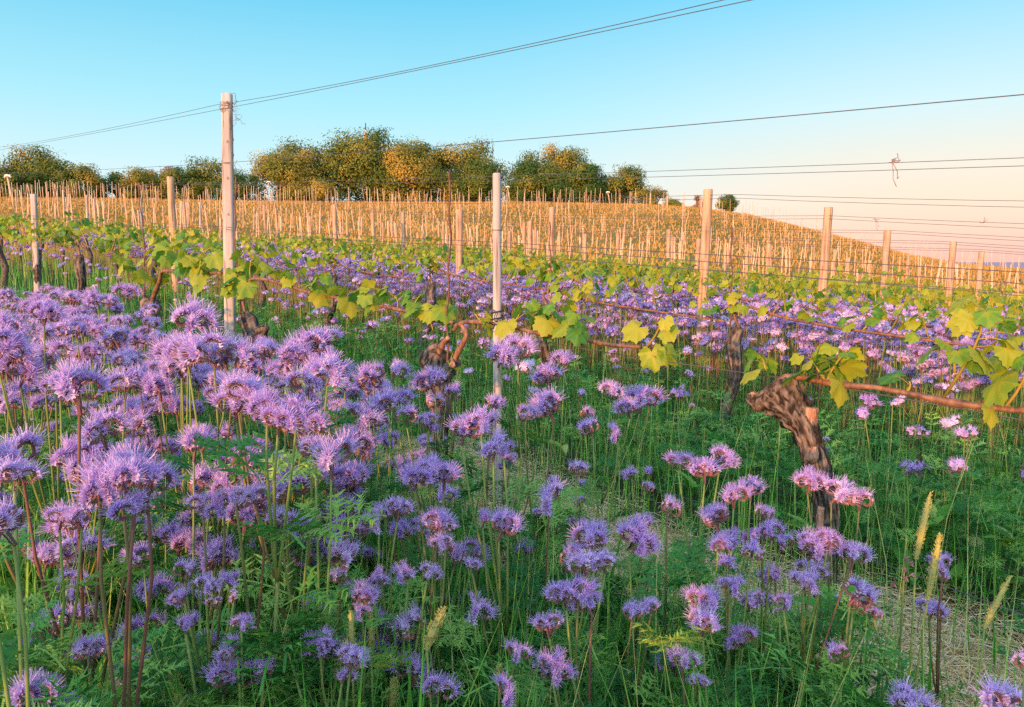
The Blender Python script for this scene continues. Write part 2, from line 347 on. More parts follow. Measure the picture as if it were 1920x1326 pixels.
def head_tpl(seed, ncyme=4, nfl=11, lo=False, open_=1.0):
    """a phacelia head: coiled sprays that open into five-petalled bells with long stamens; dia about 7 cm"""
    r = random.Random(seed); t = Tpl()
    def frame(n):
        n = n / np.linalg.norm(n); a = np.cross(n, [.3, .5, .8]); a /= np.linalg.norm(a); return n, a, np.cross(n, a)
    for c in range(ncyme):
        phi = 2 * math.pi * (c + r.uniform(-.25, .25)) / ncyme; o = np.array([math.cos(phi), math.sin(phi), 0]); bi = np.array([-o[1], o[0], 0]); up = np.array([0, 0, 1.])
        sc = r.uniform(.85, 1.12); cx, cz = .0165 * sc, .025 * sc
        def P(al, rho): return o * (cx + rho * math.cos(al)) + up * (cz + rho * math.sin(al))
        # the axis of the spray
        prev = None
        for i in range(9):
            u = i / 8; al = R(205 - 290 * u); rho = (.0135 - .0065 * u) * sc; q = P(al, rho)
            if i == 0: q = np.array([0, 0, -.004]) + o * .002
            ring = [q + bi * .0016, q + (o * math.cos(al) + up * math.sin(al)) * .0016, q - bi * .0016]
            k = t.verts(ring)
            if prev is not None:
                for e in range(3): t.quad(prev + e, prev + (e + 1) % 3, k + (e + 1) % 3, k + e, 2)
            prev = k
        for i in range(nfl):
            for side in (-1, 1):
                u = (i + .5 + .25 * side) / nfl; al = R(185 - 185 * u * open_ - (1 - open_) * 40); rho = (.0140 - .003 * u) * sc
                rd = o * math.cos(al) + up * math.sin(al)
                n, a, b = frame(rd + bi * side * r.uniform(.25, .75) + up * .15 + np.array([r.uniform(-.2, .2) for _ in range(3)]))
                p = P(al, rho) + n * .002; ln = r.uniform(.0065, .0085); wd = r.uniform(.0048, .0066)
                a0 = r.uniform(0, 6.28)
                for e in range(5):
                    th = a0 + 1.2566 * e; dd = a * math.cos(th) + b * math.sin(th); tt = -a * math.sin(th) + b * math.cos(th)
                    k = t.verts([p + dd * .0012, p + n * ln * .75 + dd * wd * .72 - tt * wd * .48, p + n * ln * 1.02 + dd * wd * 1.25, p + n * ln * .75 + dd * wd * .72 + tt * wd * .48])
                    t.quad(k, k + 1, k + 2, k + 3, 0)
                for e in range(3 if lo else 5):
                    th = a0 + .6 + 1.2566 * e; dd = a * math.cos(th) + b * math.sin(th); tt = (-a * math.sin(th) + b * math.cos(th)) * .00050
                    tip = p + n * (ln + r.uniform(.009, .0155)) + dd * r.uniform(.003, .0085)
                    k = t.verts([p + n * ln * .4 - tt, p + n * ln * .4 + tt, tip + tt * .55, tip - tt * .55]); t.quad(k, k + 1, k + 2, k + 3, 1)
                for e in range(3):
                    th = a0 + 2.09 * e; dd = a * math.cos(th) + b * math.sin(th); tt = (-a * math.sin(th) + b * math.cos(th)) * .0011
                    k = t.verts([p - n * .003 - tt, p - n * .003 + tt, p + n * .005 + dd * .0034]); t.tri(k, k + 1, k + 2, 2)
        nb = 8 if open_ == 1 else 14
        for i in range(nb):
            for side in (-1, 1):
                u = (i + .5) / nb; al = R(5 + 185 * (1 - open_) * .7 - (150 + 90 * (1 - open_)) * u); rho = (.0105 + .004 * (1 - open_) - .004 * u) * sc; rd = o * math.cos(al) + up * math.sin(al)
                n, a, b = frame(rd + bi * side * .7); p = P(al, rho) + bi * side * .002; s_ = .0031 * (1 - .45 * u)
                k = t.verts([p - n * s_ * .6, p + a * s_, p + b * s_, p - a * s_, p - b * s_, p + n * s_ * 2.3]); m_ = 2 if (u > .3 or r.random() < .5) else 0
                for e in range(4):
                    t.tri(k, k + 1 + (e + 1) % 4, k + 1 + e, 2); t.tri(k + 5, k + 1 + e, k + 1 + (e + 1) % 4, m_)
                for e in range(2):
                    dd = a * r.uniform(-1, 1) + b * r.uniform(-1, 1) + n * .9; tt = np.cross(dd, n); tt = tt / (np.linalg.norm(tt) + 1e-9) * .0005
                    k = t.verts([p - tt, p + tt, p + dd * .0062]); t.tri(k, k + 1, k + 2, 2)
    return t.done()
def mesh_of(tp, name, mats, tints=True):
    b = MB(); b.inst(tp, np.eye(3)[None], np.zeros((1, 3)), np.array([.5]))
    if tints:   # each flower its own shade
        v = np.round(tp.V * 160).astype(int); h = (v[:, 0] * 73 + v[:, 1] * 179 + v[:, 2] * 283) % 97 / 97.0
        b.tint = [np.clip(h * .9 + .05, 0, 1)]
    return b.mesh(name, mats, False)
HM = [M['petal'], M['stamen'], M['calyx']]
HEADS = [mesh_of(head_tpl(s, n, f, False, o), 'flower_head', HM) for s, n, f, o in ((1, 4, 9, 1), (2, 3, 10, 1), (3, 5, 8, 1), (4, 4, 10, 1), (5, 3, 8, 1), (8, 3, 5, .55), (9, 4, 6, .7), (10, 2, 9, 1))]
HEADS_MID = [mesh_of(head_tpl(s, n, f, True), 'flower_head', HM) for s, n, f in ((6, 4, 5), (7, 3, 6))]
def bud_tpl():
    return head_tpl(11, 2, 3, True)
BUD = mesh_of(bud_tpl(), 'flower_head', HM)
def lowhead_tpl(seed):
    r = random.Random(seed); t = Tpl()
    for c in range(r.choice((3, 4))):
        ph = r.uniform(0, 6.28); o = np.array([math.cos(ph) * .02, math.sin(ph) * .02, r.uniform(.008, .02)]) * r.uniform(.6, 1.1)
        for i in range(11):
            th = r.uniform(0, 6.28); el = r.uniform(-.15, 1.4); n = np.array([math.cos(th) * math.cos(el), math.sin(th) * math.cos(el), math.sin(el)])
            a = np.cross(n, [.3, .5, .8]); a /= np.linalg.norm(a); b = np.cross(n, a); p = o + n * .013; w = .0075
            k = t.verts([p - a * w, p - b * w + n * .003, p + a * w, p + b * w + n * .003]); t.quad(k, k + 1, k + 2, k + 3, 0)
            tt = a * .0013
            for e in range(2):
                tip = p + n * .014 + (a * r.uniform(-1, 1) + b * r.uniform(-1, 1)) * .008; k = t.verts([p - tt, p + tt, tip]); t.tri(k, k + 1, k + 2, 1)
        for i in range(6):
            th = r.uniform(0, 6.28); n = np.array([math.cos(th), math.sin(th), r.uniform(-.9, -.1)]); a = np.cross(n, [0, 0, 1.]); a /= np.linalg.norm(a) + 1e-9
            p = o + n * .009; k = t.verts([p - a * .006, p + a * .006, p + n * .010]); t.tri(k, k + 1, k + 2, 2)
    return t.done()
LOW = [lowhead_tpl(s) for s in range(4)]

def grape_leaf(nr_=2, seed=0):
    """lobed vine leaf, petiole at the origin, blade along +x, about 1 long"""
    r = random.Random(seed); t = Tpl(); N = 32 if nr_ == 2 else 14
    k0 = t.verts([(.0, 0, 0)]); rings = []; vt = [.3]
    lob = [(0, 1.0, .50), (.95, .95, .44), (-.95, .95, .44), (1.9, .84, .50), (-1.9, .84, .50)]
    for ri in range(1, nr_ + 1):
        pts = []
        for i in range(N):
            th = -2.75 + 5.5 * i / (N - 1); rr = .76
            for c, a, w in lob: rr = max(rr, a * math.exp(-((th - c) / w) ** 2 * .55))
            if ri == nr_ and nr_ == 2: rr *= 1 + (.05 if i % 2 else -.05) + r.uniform(-.02, .02)
            f = ri / nr_ if nr_ > 1 else 1; f = f if ri == nr_ else .52
            x, y = rr * math.cos(th) * f * .78 + .16 * f, rr * math.sin(th) * f * .78
            vein = max(math.exp(-((th - c) / .16) ** 2) for c, _, _ in lob)
            z = -.32 * (x * x + y * y) + .10 * abs(y) - .05 * f * (1 - vein) + .05 * math.sin(3 * th + seed) * f
            pts.append((x, y, z)); vt.append(.30 * max(0, vein - .35) - .04 + (.08 if ri == nr_ and r.random() < .3 else 0))
        rings.append(t.verts(pts))
    for i in range(N - 1):
        t.tri(k0, rings[0] + i, rings[0] + i + 1, 0)
        for a, b in zip(rings[:-1], rings[1:]): t.quad(a + i, b + i, b + i + 1, a + i + 1, 0)
    t.done(); t.VT = np.array(vt); return t
LEAF = [grape_leaf(2, s) for s in range(3)]; LEAF_LO = grape_leaf(1, 1)

def add_leaves(mb, pos, dirs, size, detail=True, m=0, tint=None):
    """pos (N,3), dirs (N,3): vine leaves with blades drooping from pos along dirs"""
    N = len(pos)
    F = rot_frames(np.asarray(dirs, float), rng.uniform(-.9, .9, N)) * np.asarray(size)[:, None, None]
    if tint is None: tint = np.clip(rng.normal(.5, .27, N), 0, 1)
    if detail:
        ch = rng.integers(0, 3, N)
        for c in range(3):
            s = ch == c; mb.inst(LEAF[c], F[s], np.asarray(pos)[s], tint[s])
    else: mb.inst(LEAF_LO, F, np.asarray(pos), tint)
def shoot(mb, base, tip, n, size, detail=True, lm=0, sm=1):
    """a green shoot with leaves on stalks, written into mb"""
    base, tip = np.asarray(base, float), np.asarray(tip, float)
    L = np.linalg.norm(tip - base); side = rng.normal(0, .12 * L, 3)
    pts = np.array([base + (tip - base) * u + side * math.sin(u * math.pi) for u in np.linspace(0, 1, 6)])
    mb.tube(pts, np.linspace(.0042, .0018, 6), 5 if detail else 3, sm, rng.random())
    pos, dirs, sz = [], [], []
    for i in range(n):
        u = .25 + .75 * (i + rng.random() * .6) / n; u = min(u, 1.0); p = base + (tip - base) * u + side * math.sin(u * math.pi)
        th = rng.uniform(0, 6.28); d = np.array([math.cos(th), math.sin(th) - .35, rng.uniform(-.1, .7)]); d /= np.linalg.norm(d)
        pl = size * rng.uniform(.5, 1.0); e = p + d * pl
        if detail: mb.tube([p, p + d * pl * .5 + [0, 0, .004], e], .0013, 3, sm, rng.random(), False)
        pos.append(e); dirs.append([d[0], d[1], d[2] * .4 - (rng.uniform(.15, 1.4) if detail else rng.uniform(.6, 2.4))]); sz.append(size * (1.15 - .65 * u) * rng.uniform(.75, 1.15))
    add_leaves(mb, np.array(pos), np.array(dirs), np.array(sz), detail, lm)
LM = [M['vineleaf'], M['vineshoot']]

# ------------------------------------------------------------------ trees on the crest
def tree(px, top, width, base_y, r_, label, nclump=46, bare=0, seedv=0, low=.0, name='broadleaf_tree', cat='tree', trunkw=.25):
    d = ray(px, 663); az = math.atan2(d[0], d[1]); x, y = r_ * math.sin(az), r_ * math.cos(az); zb = G(x, y) - .15
    dep = y * CP - (zb - CAMZ) * SP
    h = (top - base_y) / -FOC * dep * 1.14; w = width / FOC * dep * 1.08
    rr = np.random.default_rng(seedv * 13 + 5)
    root = thing(name, (x, y, zb), label, cat, 'trees and bushes along the hilltop')
    # crown: leaf clumps through the volume
    cz0 = h * low
    C = []
    while len(C) < int(nclump * 1.35):
        u = rr.uniform(-1, 1, 3)
        if u[0] ** 2 + u[1] ** 2 + (u[2]) ** 2 > 1: continue
        if rr.random() > .35 + .75 * np.linalg.norm(u): continue
        C.append([u[0] * w * .50, u[1] * w * .42, cz0 + (h - cz0) * (.5 + .48 * u[2])])
    C = np.array(C); C[:, 2] = np.maximum(C[:, 2], .3)
    nl = 340
    cr = rr.uniform(.09, .17, len(C)) * min(w, h) * (1.1 if nclump > 30 else 1.3)
    P = C[:, None, :] + np.clip(rr.normal(0, 1, (len(C), nl, 3)), -1.7, 1.7) * cr[:, None, None] * np.array([.75, .75, .55])
    P = P.reshape(-1, 3); P[:, 2] = np.maximum(P[:, 2], .05)
    ct = np.clip(rr.normal(.38, .24, len(C)), .05, .95); tint = np.clip(np.repeat(ct, nl) + rr.normal(0, .055, len(P)), 0, 1)
    t = Tpl(); k = t.verts([(0, 0, 0), (.5, .32, .04), (1, 0, -.06), (.5, -.32, .04)]); t.quad(k, k + 1, k + 2, k + 3, 0); t.done()
    outw = (P - np.repeat(C, nl, 0)); outw /= np.linalg.norm(outw, axis=1)[:, None] + 1e-6; ax_ = P - [0, 0, h * .45]; ax_ /= np.linalg.norm(ax_, axis=1)[:, None] + 1e-6
    nz = outw * .9 + ax_ * .5 + rr.normal(0, .28, (len(P), 3)); nz /= np.linalg.norm(nz, axis=1)[:, None]
    fx = np.cross(nz, rr.normal(0, 1, (len(P), 3))); fx /= np.linalg.norm(fx, axis=1)[:, None]; fy = np.cross(nz, fx)
    F = np.stack([fx, fy, nz], 2) * (rr.uniform(.17, .34, len(P)) * (h / 9) ** .4)[:, None, None]
    mb = MB(); mb.inst(t, F, P, tint); mats = [M['crown']]
    if bare:
        mats = [M['crown_bare']]
    link('crown', mb.mesh('crown', mats, False), root)
    tb = MB(); ln = [(0, 0, -.2), (rr.normal(0, .1), 0, h * .25), (rr.normal(0, .2), rr.normal(0, .1), h * .5), (rr.normal(0, .3), 0, h * .85)]
    tb.tube(ln, [trunkw, trunkw * .8, trunkw * .5, trunkw * .15], 7, 0)
    for i in range(9 if not bare else 26):
        a = np.array(ln[1]) + (np.array(ln[2]) - ln[1]) * rr.random() * 1.3; b = C[rr.integers(len(C))]
        mid = (a + b) / 2 + [0, 0, h * .04]; tb.tube([a, mid, b, b + (b - a) * .15], [trunkw * .4, trunkw * .25, trunkw * .12, .01], 5, 0)
    link('trunk', tb.mesh('trunk', [M['treebark']]), root)
    return root
TREES = [
    (8, 318, 60, 378, 98, 'low green bush where the hilltop hedge leaves the picture', 24, 0, .0),
    (42, 303, 75, 376, 104, 'sparse twiggy tree beside the low bush at the hedge end', 12, 1, .25),
    (100, 284, 105, 378, 100, 'pointed green tree standing highest in the far hedge, near the capped pole', 40, 0, .0),
    (62, 330, 70, 380, 96, 'rounded orange-lit bush at the foot of the pointed hedge tree', 24, 0, .0),
    (165, 315, 95, 380, 98, 'broad sloping bush next to the pointed hedge tree', 36, 0, .0),
    (238, 326, 95, 379, 100, 'low dark bush in the dip of the hedge', 24, 0, .0),
    (285, 322, 85, 379, 98, 'small olive bush behind the twisted iron rod', 20, 0, .0),
    (318, 303, 52, 378, 103, 'bare feathery tree behind the orange post', 10, 1, .3),
    (352, 316, 110, 380, 99, 'leafy hedge bush between the orange post and the tall post', 32, 0, .0),
    (398, 290, 75, 380, 102, 'thin crowned tree half hidden by the tall grey post', 18, 0, .15),
    (455, 328, 95, 380, 97, 'low scrub at the foot of the hedge just past the tall post', 20, 0, .0),
    (578, 268, 105, 382, 104, 'dark round tree nearest the gap beside the radio mast', 46, 0, .05),
    (540, 292, 120, 382, 99, 'orange lit bushy tree in front of the dark round tree', 44, 0, .0),
    (600, 340, 90, 382, 95, 'low golden bush below the dark round tree', 22, 0, .0),
    (700, 250, 150, 383, 101, 'largest orange-green tree of the hilltop, in front of the radio mast', 70, 0, .0),
    (768, 282, 115, 383, 98, 'full olive tree joined to the flank of the largest tree', 46, 0, .0),
    (800, 258, 72, 382, 108, 'narrow dark tree showing behind the olive tree', 30, 0, .2),
    (885, 258, 118, 382, 107, 'airy domed tree with sky showing through its crown', 34, 0, .22),
    (900, 306, 100, 383, 98, 'low golden bush in front of the airy domed tree', 32, 0, .0),
    (845, 325, 80, 383, 99, 'dark bush under the airy domed tree', 24, 0, .0),
    (985, 330, 80, 383, 98, 'mid height bush filling the gap beside the grey post top', 26, 0, .0),
    (1045, 266, 98, 382, 106, 'rounded tree with a bald reddish patch near its top', 36, 0, .1),
    (1060, 282, 62, 330, 103.5, 'reddish bare branched tree within the rounded tree', 12, 1, .0),
    (1010, 292, 95, 383, 100, 'leaning orange-green tree before the rounded tree', 40, 0, .0),
    (1085, 312, 110, 384, 97, 'wide low tree spreading toward the ridge', 42, 0, .0),
    (1165, 315, 92, 386, 99, 'reddish brown tree last before the hedge thins out', 40, 0, .0),
    (1225, 344, 60, 387, 100, 'thin scrubby bush past the reddish brown tree', 14, 0, .0),
    (1257, 360, 34, 388, 100, 'small bush on the thinning end of the hilltop hedge', 10, 0, .0),
    (1297, 366, 34, 392, 98, 'small bush just behind the round brown post', 10, 1, .0),
    (1352, 366, 32, 399, 97, 'isolated dark shrub alone on the ridge', 12, 0, .0),
    (1768, 466, 34, 492, 120, 'small tree top peeping over the falling ridge', 10, 0, .0),
    (1805, 484, 34, 500, 120, 'low shrub peeping over the ridge beyond the small tree top', 8, 0, .0),
]
for i, (px, top, w, by, r_, lab, nc, bare, low) in enumerate(TREES):
    tree(px, top, w, by, r_, lab, nc, bare, i, low, 'bush' if ('bush' in lab or 'shrub' in lab or 'scrub' in lab) and 'tree ' not in lab else 'broadleaf_tree', 'bush' if 'bush' in lab or 'shrub' in lab or 'scrub at' in lab else 'tree')

# radio mast far behind the largest tree
mp = at(687, 300, 520); zt = at(687, 232, 520)[2]
mast = thing('radio_mast', (mp[0], mp[1], -20), 'red and white radio mast tip rising above the largest hilltop tree', 'mast')
for nm, z0, z1, r0, r1, m in (('shaft', -20, zt - 16, 2.0, 1.8, 'white'), ('red_section', zt - 16, zt - 8.5, 1.7, 1.3, 'redpaint'), ('white_section', zt - 8.5, zt - 5, 1.1, .8, 'white'), ('antenna', zt - 5, zt, .45, .25, 'dark')):
    b = MB(); b.tube([(0, 0, z0 + 20), (0, 0, z1 + 20)], [r0, r1], 12, 0); link(nm, b.mesh(nm, [M[m]]), mast)

# ------------------------------------------------------------------ stakes on the hillside
def stake_mesh(seed):
    r = np.random.default_rng(seed); b = MB(); h = r.uniform(1.3, 1.8); lx, ly = r.normal(0, .04, 2)
    pts = [(lx * u * h + .012 * math.sin(u * 5 + seed), ly * u * h, u * h - .1) for u in np.linspace(0, 1, 6)]
    b.tube(pts, np.linspace(.028, .023, 6) * r.uniform(.85, 1.25), 6, 0)
    return b.mesh('vine_stake', [M['stake']])
STK = [stake_mesh(s) for s in range(14)]
cand = []
d0 = np.array([.22, .975]); d1 = np.array([.975, -.22])
for i in range(-60, 70):
    for jx in range(4, 45):
        p = d0 * (jx * 2.5 + (i * .77) % 2.5 + rng.normal(0, .22)) + d1 * (i * 1.9 + rng.normal(0, .16))
        x, y = p; r_ = math.hypot(x, y)
        if r_ < 18.5 or r_ > RC + 2 or not in_view(x, y, 1.0) or rng.random() < .14: continue
        cand.append((r_, x, y))
cand.sort()
for i, (r_, x, y) in enumerate(cand[:290]):
    o = link('vine_stake', STK[i % 14], None, (x, y, G(x, y))); o.rotation_euler = (rng.normal(0, .03), rng.normal(0, .035), rng.uniform(0, 6.28))
    tag(o, 'thin sunlit wooden stake among many on the grassy hillside', 'stake', 'stakes scattered over the hillside')
b = MB()
for (r_, x, y) in cand[290:]:
    if rng.random() < .22: continue
    z = G(x, y); h = rng.uniform(1.3, 2.0); lx, ly = rng.normal(0, .06, 2)
    if rng.random() < .06: lx += rng.choice([-1, 1]) * .35
    b.tube([(x, y, z - .1), (x + lx * .5, y + ly * .5, z + h * .5), (x + lx, y + ly, z + h)], [.026, .024, .021], 4, 0, rng.random())
tag(link('far_stakes', b.mesh('far_stakes', [M['stake']])), 'countless thin orange stakes running up to the hill crest', 'stakes', None, 'stuff')
for px, top, by, r_, lab in ((41, 333, 425, 60, 'tall pole with white cap in front of the pointed hedge tree'), (516, 343, 378, 88, 'tall leaning pole with white cap before the golden bushes'),
                            (952, 352, 385, 90, 'slim pole with white cap just beyond the thin grey post top'), (1135, 362, 386, 92, 'slim pole with white cap below the reddish brown tree')):
    d = ray(px, 663); az = math.atan2(d[0], d[1]); x, y = r_ * math.sin(az), r_ * math.cos(az); z = G(x, y)
    zt = CAMZ + ray(px, top)[2] / ray(px, top)[1] * y
    root = thing('capped_pole', (x, y, z), lab, 'pole', 'white capped poles on the hillside')
    b = MB(); b.tube([(.3, 0, 0), (0, 0, zt - z)], [.06, .05], 6, 0); link('pole', b.mesh('pole', [M['stake']]), root)
    b = MB(); b.tube([(-.22, 0, zt - z - .02), (-.1, 0, zt - z + .13), (.16, 0, zt - z + .12), (.24, 0, zt - z - .02)], [.03, .075, .075, .03], 8, 0); link('cap', b.mesh('cap', [M['white']]), root)

# ------------------------------------------------------------------ trellis posts and wires
def post(x, y, h, r0, label, lean=(0, 0), m='greywood', group=None, square=False, parts=()):
    z = G(x, y)
    root = thing('trellis_post', (x, y, z), label, 'post', group)
    b = MB(); n = 22; sd_ = rng.uniform(0, 50)
    pts = [(lean[0] * u, lean[1] * u, -.12 + u * (h + .12)) for u in np.linspace(0, 1, n)]
    pts.append((lean[0], lean[1], h + .004)); rads = list(np.linspace(r0 * 1.06, r0 * .97, n)) + [r0 * .86]
    k = 20
    def dsp(i, j, p):
        th = 2 * math.pi * j / k; sqf = 0
        if square: c = max(abs(math.cos(th)), abs(math.sin(th))); sqf = min(.26, 1 / c - 1) * .8 if True else 0; sqf = (1 / c - 1) * .0 + (.13 * (math.cos(4 * th + math.pi)))
        return sqf + .05 * noise.noise((math.cos(th) * 1.5 + sd_, math.sin(th) * 1.5, p[2] * 1.2)) + .035 * noise.noise((math.cos(th) * 7 + sd_, math.sin(th) * 7, p[2] * .8))
    b.tube(pts, rads, k, 0, .5, True, dsp); link('timber', b.mesh('timber', [M[m]]), root)
    return root
def curl(b, c, n, amp, seed, rad=.0012, m=0):
    """a scrap of bent tie wire"""
    r = np.random.default_rng(seed); p = np.array(c, float); d = r.normal(0, 1, 3); pts = [p.copy()]
    for i in range(n):
        d = d * .7 + r.normal(0, .6, 3); d /= np.linalg.norm(d); p = p + d * amp; pts.append(p.copy())
    b.tube(pts, rad, 4, m)
TALL_Q = 4.42
pt = rq(P1, TALL_Q)
tall = post(pt[0], pt[1], 1.80, .033, 'tallest weathered grey wooden post, twin wires tied at its top', (.063, 0), square=True)
b = MB()
for s in range(9): curl(b, (.115 + .015 * (s % 3), -.03, 1.73 - .010 * s), 6, .018, s, .0010)
for s in range(5): curl(b, (.065 + .012 * s, -.042, 1.735), 9, .011, 40 + s, .0020)
for th in np.linspace(0, 1, 3):
    b.tube([(.037 * math.cos(a) + .058, .037 * math.sin(a), 1.715 + .012 * th * 3) for a in np.linspace(0, 6.28, 20)], .0016, 4, 0)
link('tie_wire', b.mesh('tie_wire', [M['twine']]), tall)
b = MB()
for s in range(5): curl(b, (.105, -.03, 1.41 - .01 * s), 5, .016, 70 + s, .0010)
b.tube([(.037 * math.cos(a) + .046, .037 * math.sin(a), 1.405) for a in np.linspace(0, 6.28, 20)], .0016, 4, 0)
link('tie_wire', b.mesh('tie_wire', [M['twine']]), tall)
for z in (.5, .62, 1.1, 1.31, 1.52):
    b = MB(); b.tube([(.012 + .034 * z, -.031, z), (.012 + .034 * z, -.040, z + .004), (.012 + .034 * z, -.031, z + .014)], .0018, 4, 0); link('staple', b.mesh('staple', [M['rust']]), tall)
for q_ in range(5):
    z_ = 1.15 + .09 * q_; b = MB(); b.tube([(.030 + .034 * z_, -.016, z_), (.043 + .034 * z_, -.010, z_ + .03), (.031 + .034 * z_, -.016, z_ + .07)], .0018, 4, 0); link('wire_loop', b.mesh('wire_loop', [M['rust']]), tall)
p933 = rq(P1, 2.05)
thin = post(p933[0], p933[1], 1.296, .0158, 'thin pale post that the brown cane crosses, tied in black')
b = MB()
for s in range(6): curl(b, (-.01, -.024, .735 + .004 * s), 9, .012, 90 + s, .0022)
b.tube([(.024 * math.cos(a), .024 * math.sin(a), .74 + .004 * a) for a in np.linspace(0, 12.5, 30)], .0028, 5, 0)
link('tie_knot', b.mesh('tie_knot', [M['dark']]), thin)
b = MB(); b.tube([(.0178 * math.cos(a), .0195 * math.sin(a), 1.09) for a in np.linspace(0, 6.28, 18)], .0014, 4, 0)
b.tube([(.0, 0, 1.29), (.004, 0, 1.312), (.007, 0, 1.318)], .003, 5, 0); link('wire_staple', b.mesh('wire_staple', [M['wire']]), thin)
q70 = rq(P1, 8.88); post(q70[0], q70[1], 1.23, .028, 'short pale square post in front of the hedge, before the pointed tree', (.05, 0), square=True)
pp = rq(P1 + DP, 10.1); post(pp[0], pp[1], 1.66, .045, 'thick orange lit round post in the second row, beside the tall post', m='brownwood')
ROWP = {2: ('stout round post with flat top, nearest of the receding brown line', 3.4, 1.68, .04, (.03, 0)), 3: ('round post second in the receding brown line, leaning slightly', 3.16, 1.72, .042, (.05, 0)),
        4: ('round post third in the receding brown line, straight', 3.17, 1.64, .042, (.0, 0)), 5: ('round post fourth in the receding brown line', 2.98, 1.64, .042, (.03, 0)), 6: ('round post last and smallest of the receding brown line', 3.05, 1.6, .042, (0, 0))}
for k, (lab, q, h, r0, ln) in ROWP.items():
    p = rq(P1 + DP * k, q); post(p[0], p[1], h, r0, lab, ln, 'brownwood', 'receding line of round posts')
EXTRA = [(2, 6.6, 1.47, .04, 'squat orange round post just beside the thin pale post'), (3, 12.2, 1.66, .042, 'pale orange post midway between the tall post and the thin post'), (4, 9.0, 1.6, .042, 'round post behind the second row, between thin post and brown line')]
for k, q, h, r0, lab in EXTRA:
    p = rq(P1 + DP * k, q); post(p[0], p[1], h, r0, lab, (rng.normal(0, .02), 0), 'brownwood')
for k in range(3, 14):
    q = 3.1 + 5.6 + rng.normal(0, .4) - (k % 2) * 1.4
    while q < 30:
        x, y, z = rq(P1 + DP * k, q)
        if in_view(x, y, .98) and math.hypot(x, y) < 30 and not (k == 3 and abs(q - 12.2) < 2) and not (k == 4 and abs(q - 9) < 2):
            post(x, y, rng.uniform(1.5, 1.75), .04, 'weathered post standing in the vine rows beyond the flowers', (rng.normal(0, .03), 0), 'greywood' if x < -4 and rng.random() < .6 else 'brownwood', 'posts in the far vine rows')
        q += 5.2 + rng.normal(0, .5)

def wire(pts, rad, label, m='wire', group='trellis wires'):
    b = MB(); b.tube(np.array(pts), rad, 5, 0); tag(link('trellis_wire', b.mesh('trellis_wire', [M[m]])), label, 'wire', group)
def sag(p, qs, hs, n=10, s=.02):
    """points along row p through (q, height) supports, hanging a little between them"""
    out = []
    for (qa, ha), (qb, hb) in zip(list(zip(qs, hs))[:-1], list(zip(qs, hs))[1:]):
        for u in np.linspace(0, 1, n, endpoint=False):
            a = rq(p, qa + (qb - qa) * u); a[2] += ha + (hb - ha) * u - s * 4 * u * (1 - u); out.append(a)
    a = rq(p, qs[-1]); a[2] += hs[-1]; out.append(a); return out
wire(sag(P1, [-3, 1.13, TALL_Q, 10, 16], [1.79, 1.756, 1.741, 1.743, 1.745]), .0013, 'upper of the twin wires crossing the open sky to the tall post')
wire(sag(P1, [-3, 1.05, TALL_Q, 10, 16], [1.77, 1.741, 1.712, 1.715, 1.715], s=.006), .0013, 'lower of the twin wires crossing the open sky to the tall post')
wire(sag(P1, [-3, .4, TALL_Q, 10, 16], [1.47, 1.433, 1.407, 1.463, 1.47], s=.008), .0013, 'single wire passing in front of the domed trees to the tall post')
wire(sag(P1, [-3, 2.05, TALL_Q, 8.88, 16], [1.08, 1.045, 1.035, 1.025, 1.02], s=.006), .0012, 'upper of the two middle wires strung past the thin pale post')
wire(sag(P1, [-3, 2.05, TALL_Q, 8.88, 16], [1.055, 1.03, 1.022, 1.01, 1.01], s=.014), .0012, 'lower of the two middle wires strung past the thin pale post')
wire(sag(P1, [-3, .86, 2.05, TALL_Q, 8.88], [.74, .725, .70, .71, .71], s=.008), .0016, 'pale fruiting wire under the brown canes of the nearest row', 'wire')
wire(sag(P1, [-3, .86, 2.36, TALL_Q], [.20, .30, .33, .30], s=.02), .0016, 'low wire near the ground through the straw')
for k, lab in ((1, 'second'), (2, 'third'), (3, 'fourth'), (4, 'fifth'), (5, 'sixth'), (6, 'seventh')):
    p = P1 + DP * k; q0 = -2 - k * .3; qm = 3.1 if k > 1 else 10.1
    rd = .0012 + .0003 * k
    wire(sag(p, [q0, qm, qm + 9], [1.62, 1.585 if k == 1 else 1.64, 1.58], s=.04), rd, f'upper top wire of the {lab} row')
    wire(sag(p, [q0, qm, qm + 9], [1.59, 1.57 if k == 1 else 1.61, 1.56], s=.05), rd, f'lower top wire of the {lab} row')
    if k < 4: wire(sag(p, [q0, qm, qm + 9], [1.03, 1.01, 1.03], s=.02), rd, f'middle wire of the {lab} row')
    if k < 4: wire(sag(p, [q0, qm, qm + 9], [.72, .72, .72], s=.01), rd, f'fruiting wire of the {lab} row')
for px, py, k, ln, lab in ((1672, 302, 1, .12, 'frayed twine scrap dangling from the twin wires against pink sky'), (1641, 412, 3, .10, 'short twine scrap hanging beside the leaning round post'), (1845, 418, 3, .04, 'small knot of twine on a wire against pink sky')):
    c = rowpt(px, py, P1 + DP * k); b = MB()
    for s in range(4): curl(b, c + [0, 0, .006], 5, .011, int(px) + s, .0020)
    for s in range(2 if ln > .05 else 0):
        b.tube([c, c + [.01 + .02 * s, 0, -ln * .4], c + [.012 + .02 * s, 0, -ln * .7], c + [.03 + .01 * s, 0, -ln * (1 - .4 * s)]], .0022, 4, 0)
    tag(link('twine_scrap', b.mesh('twine_scrap', [M['twine']])), lab, 'twine')

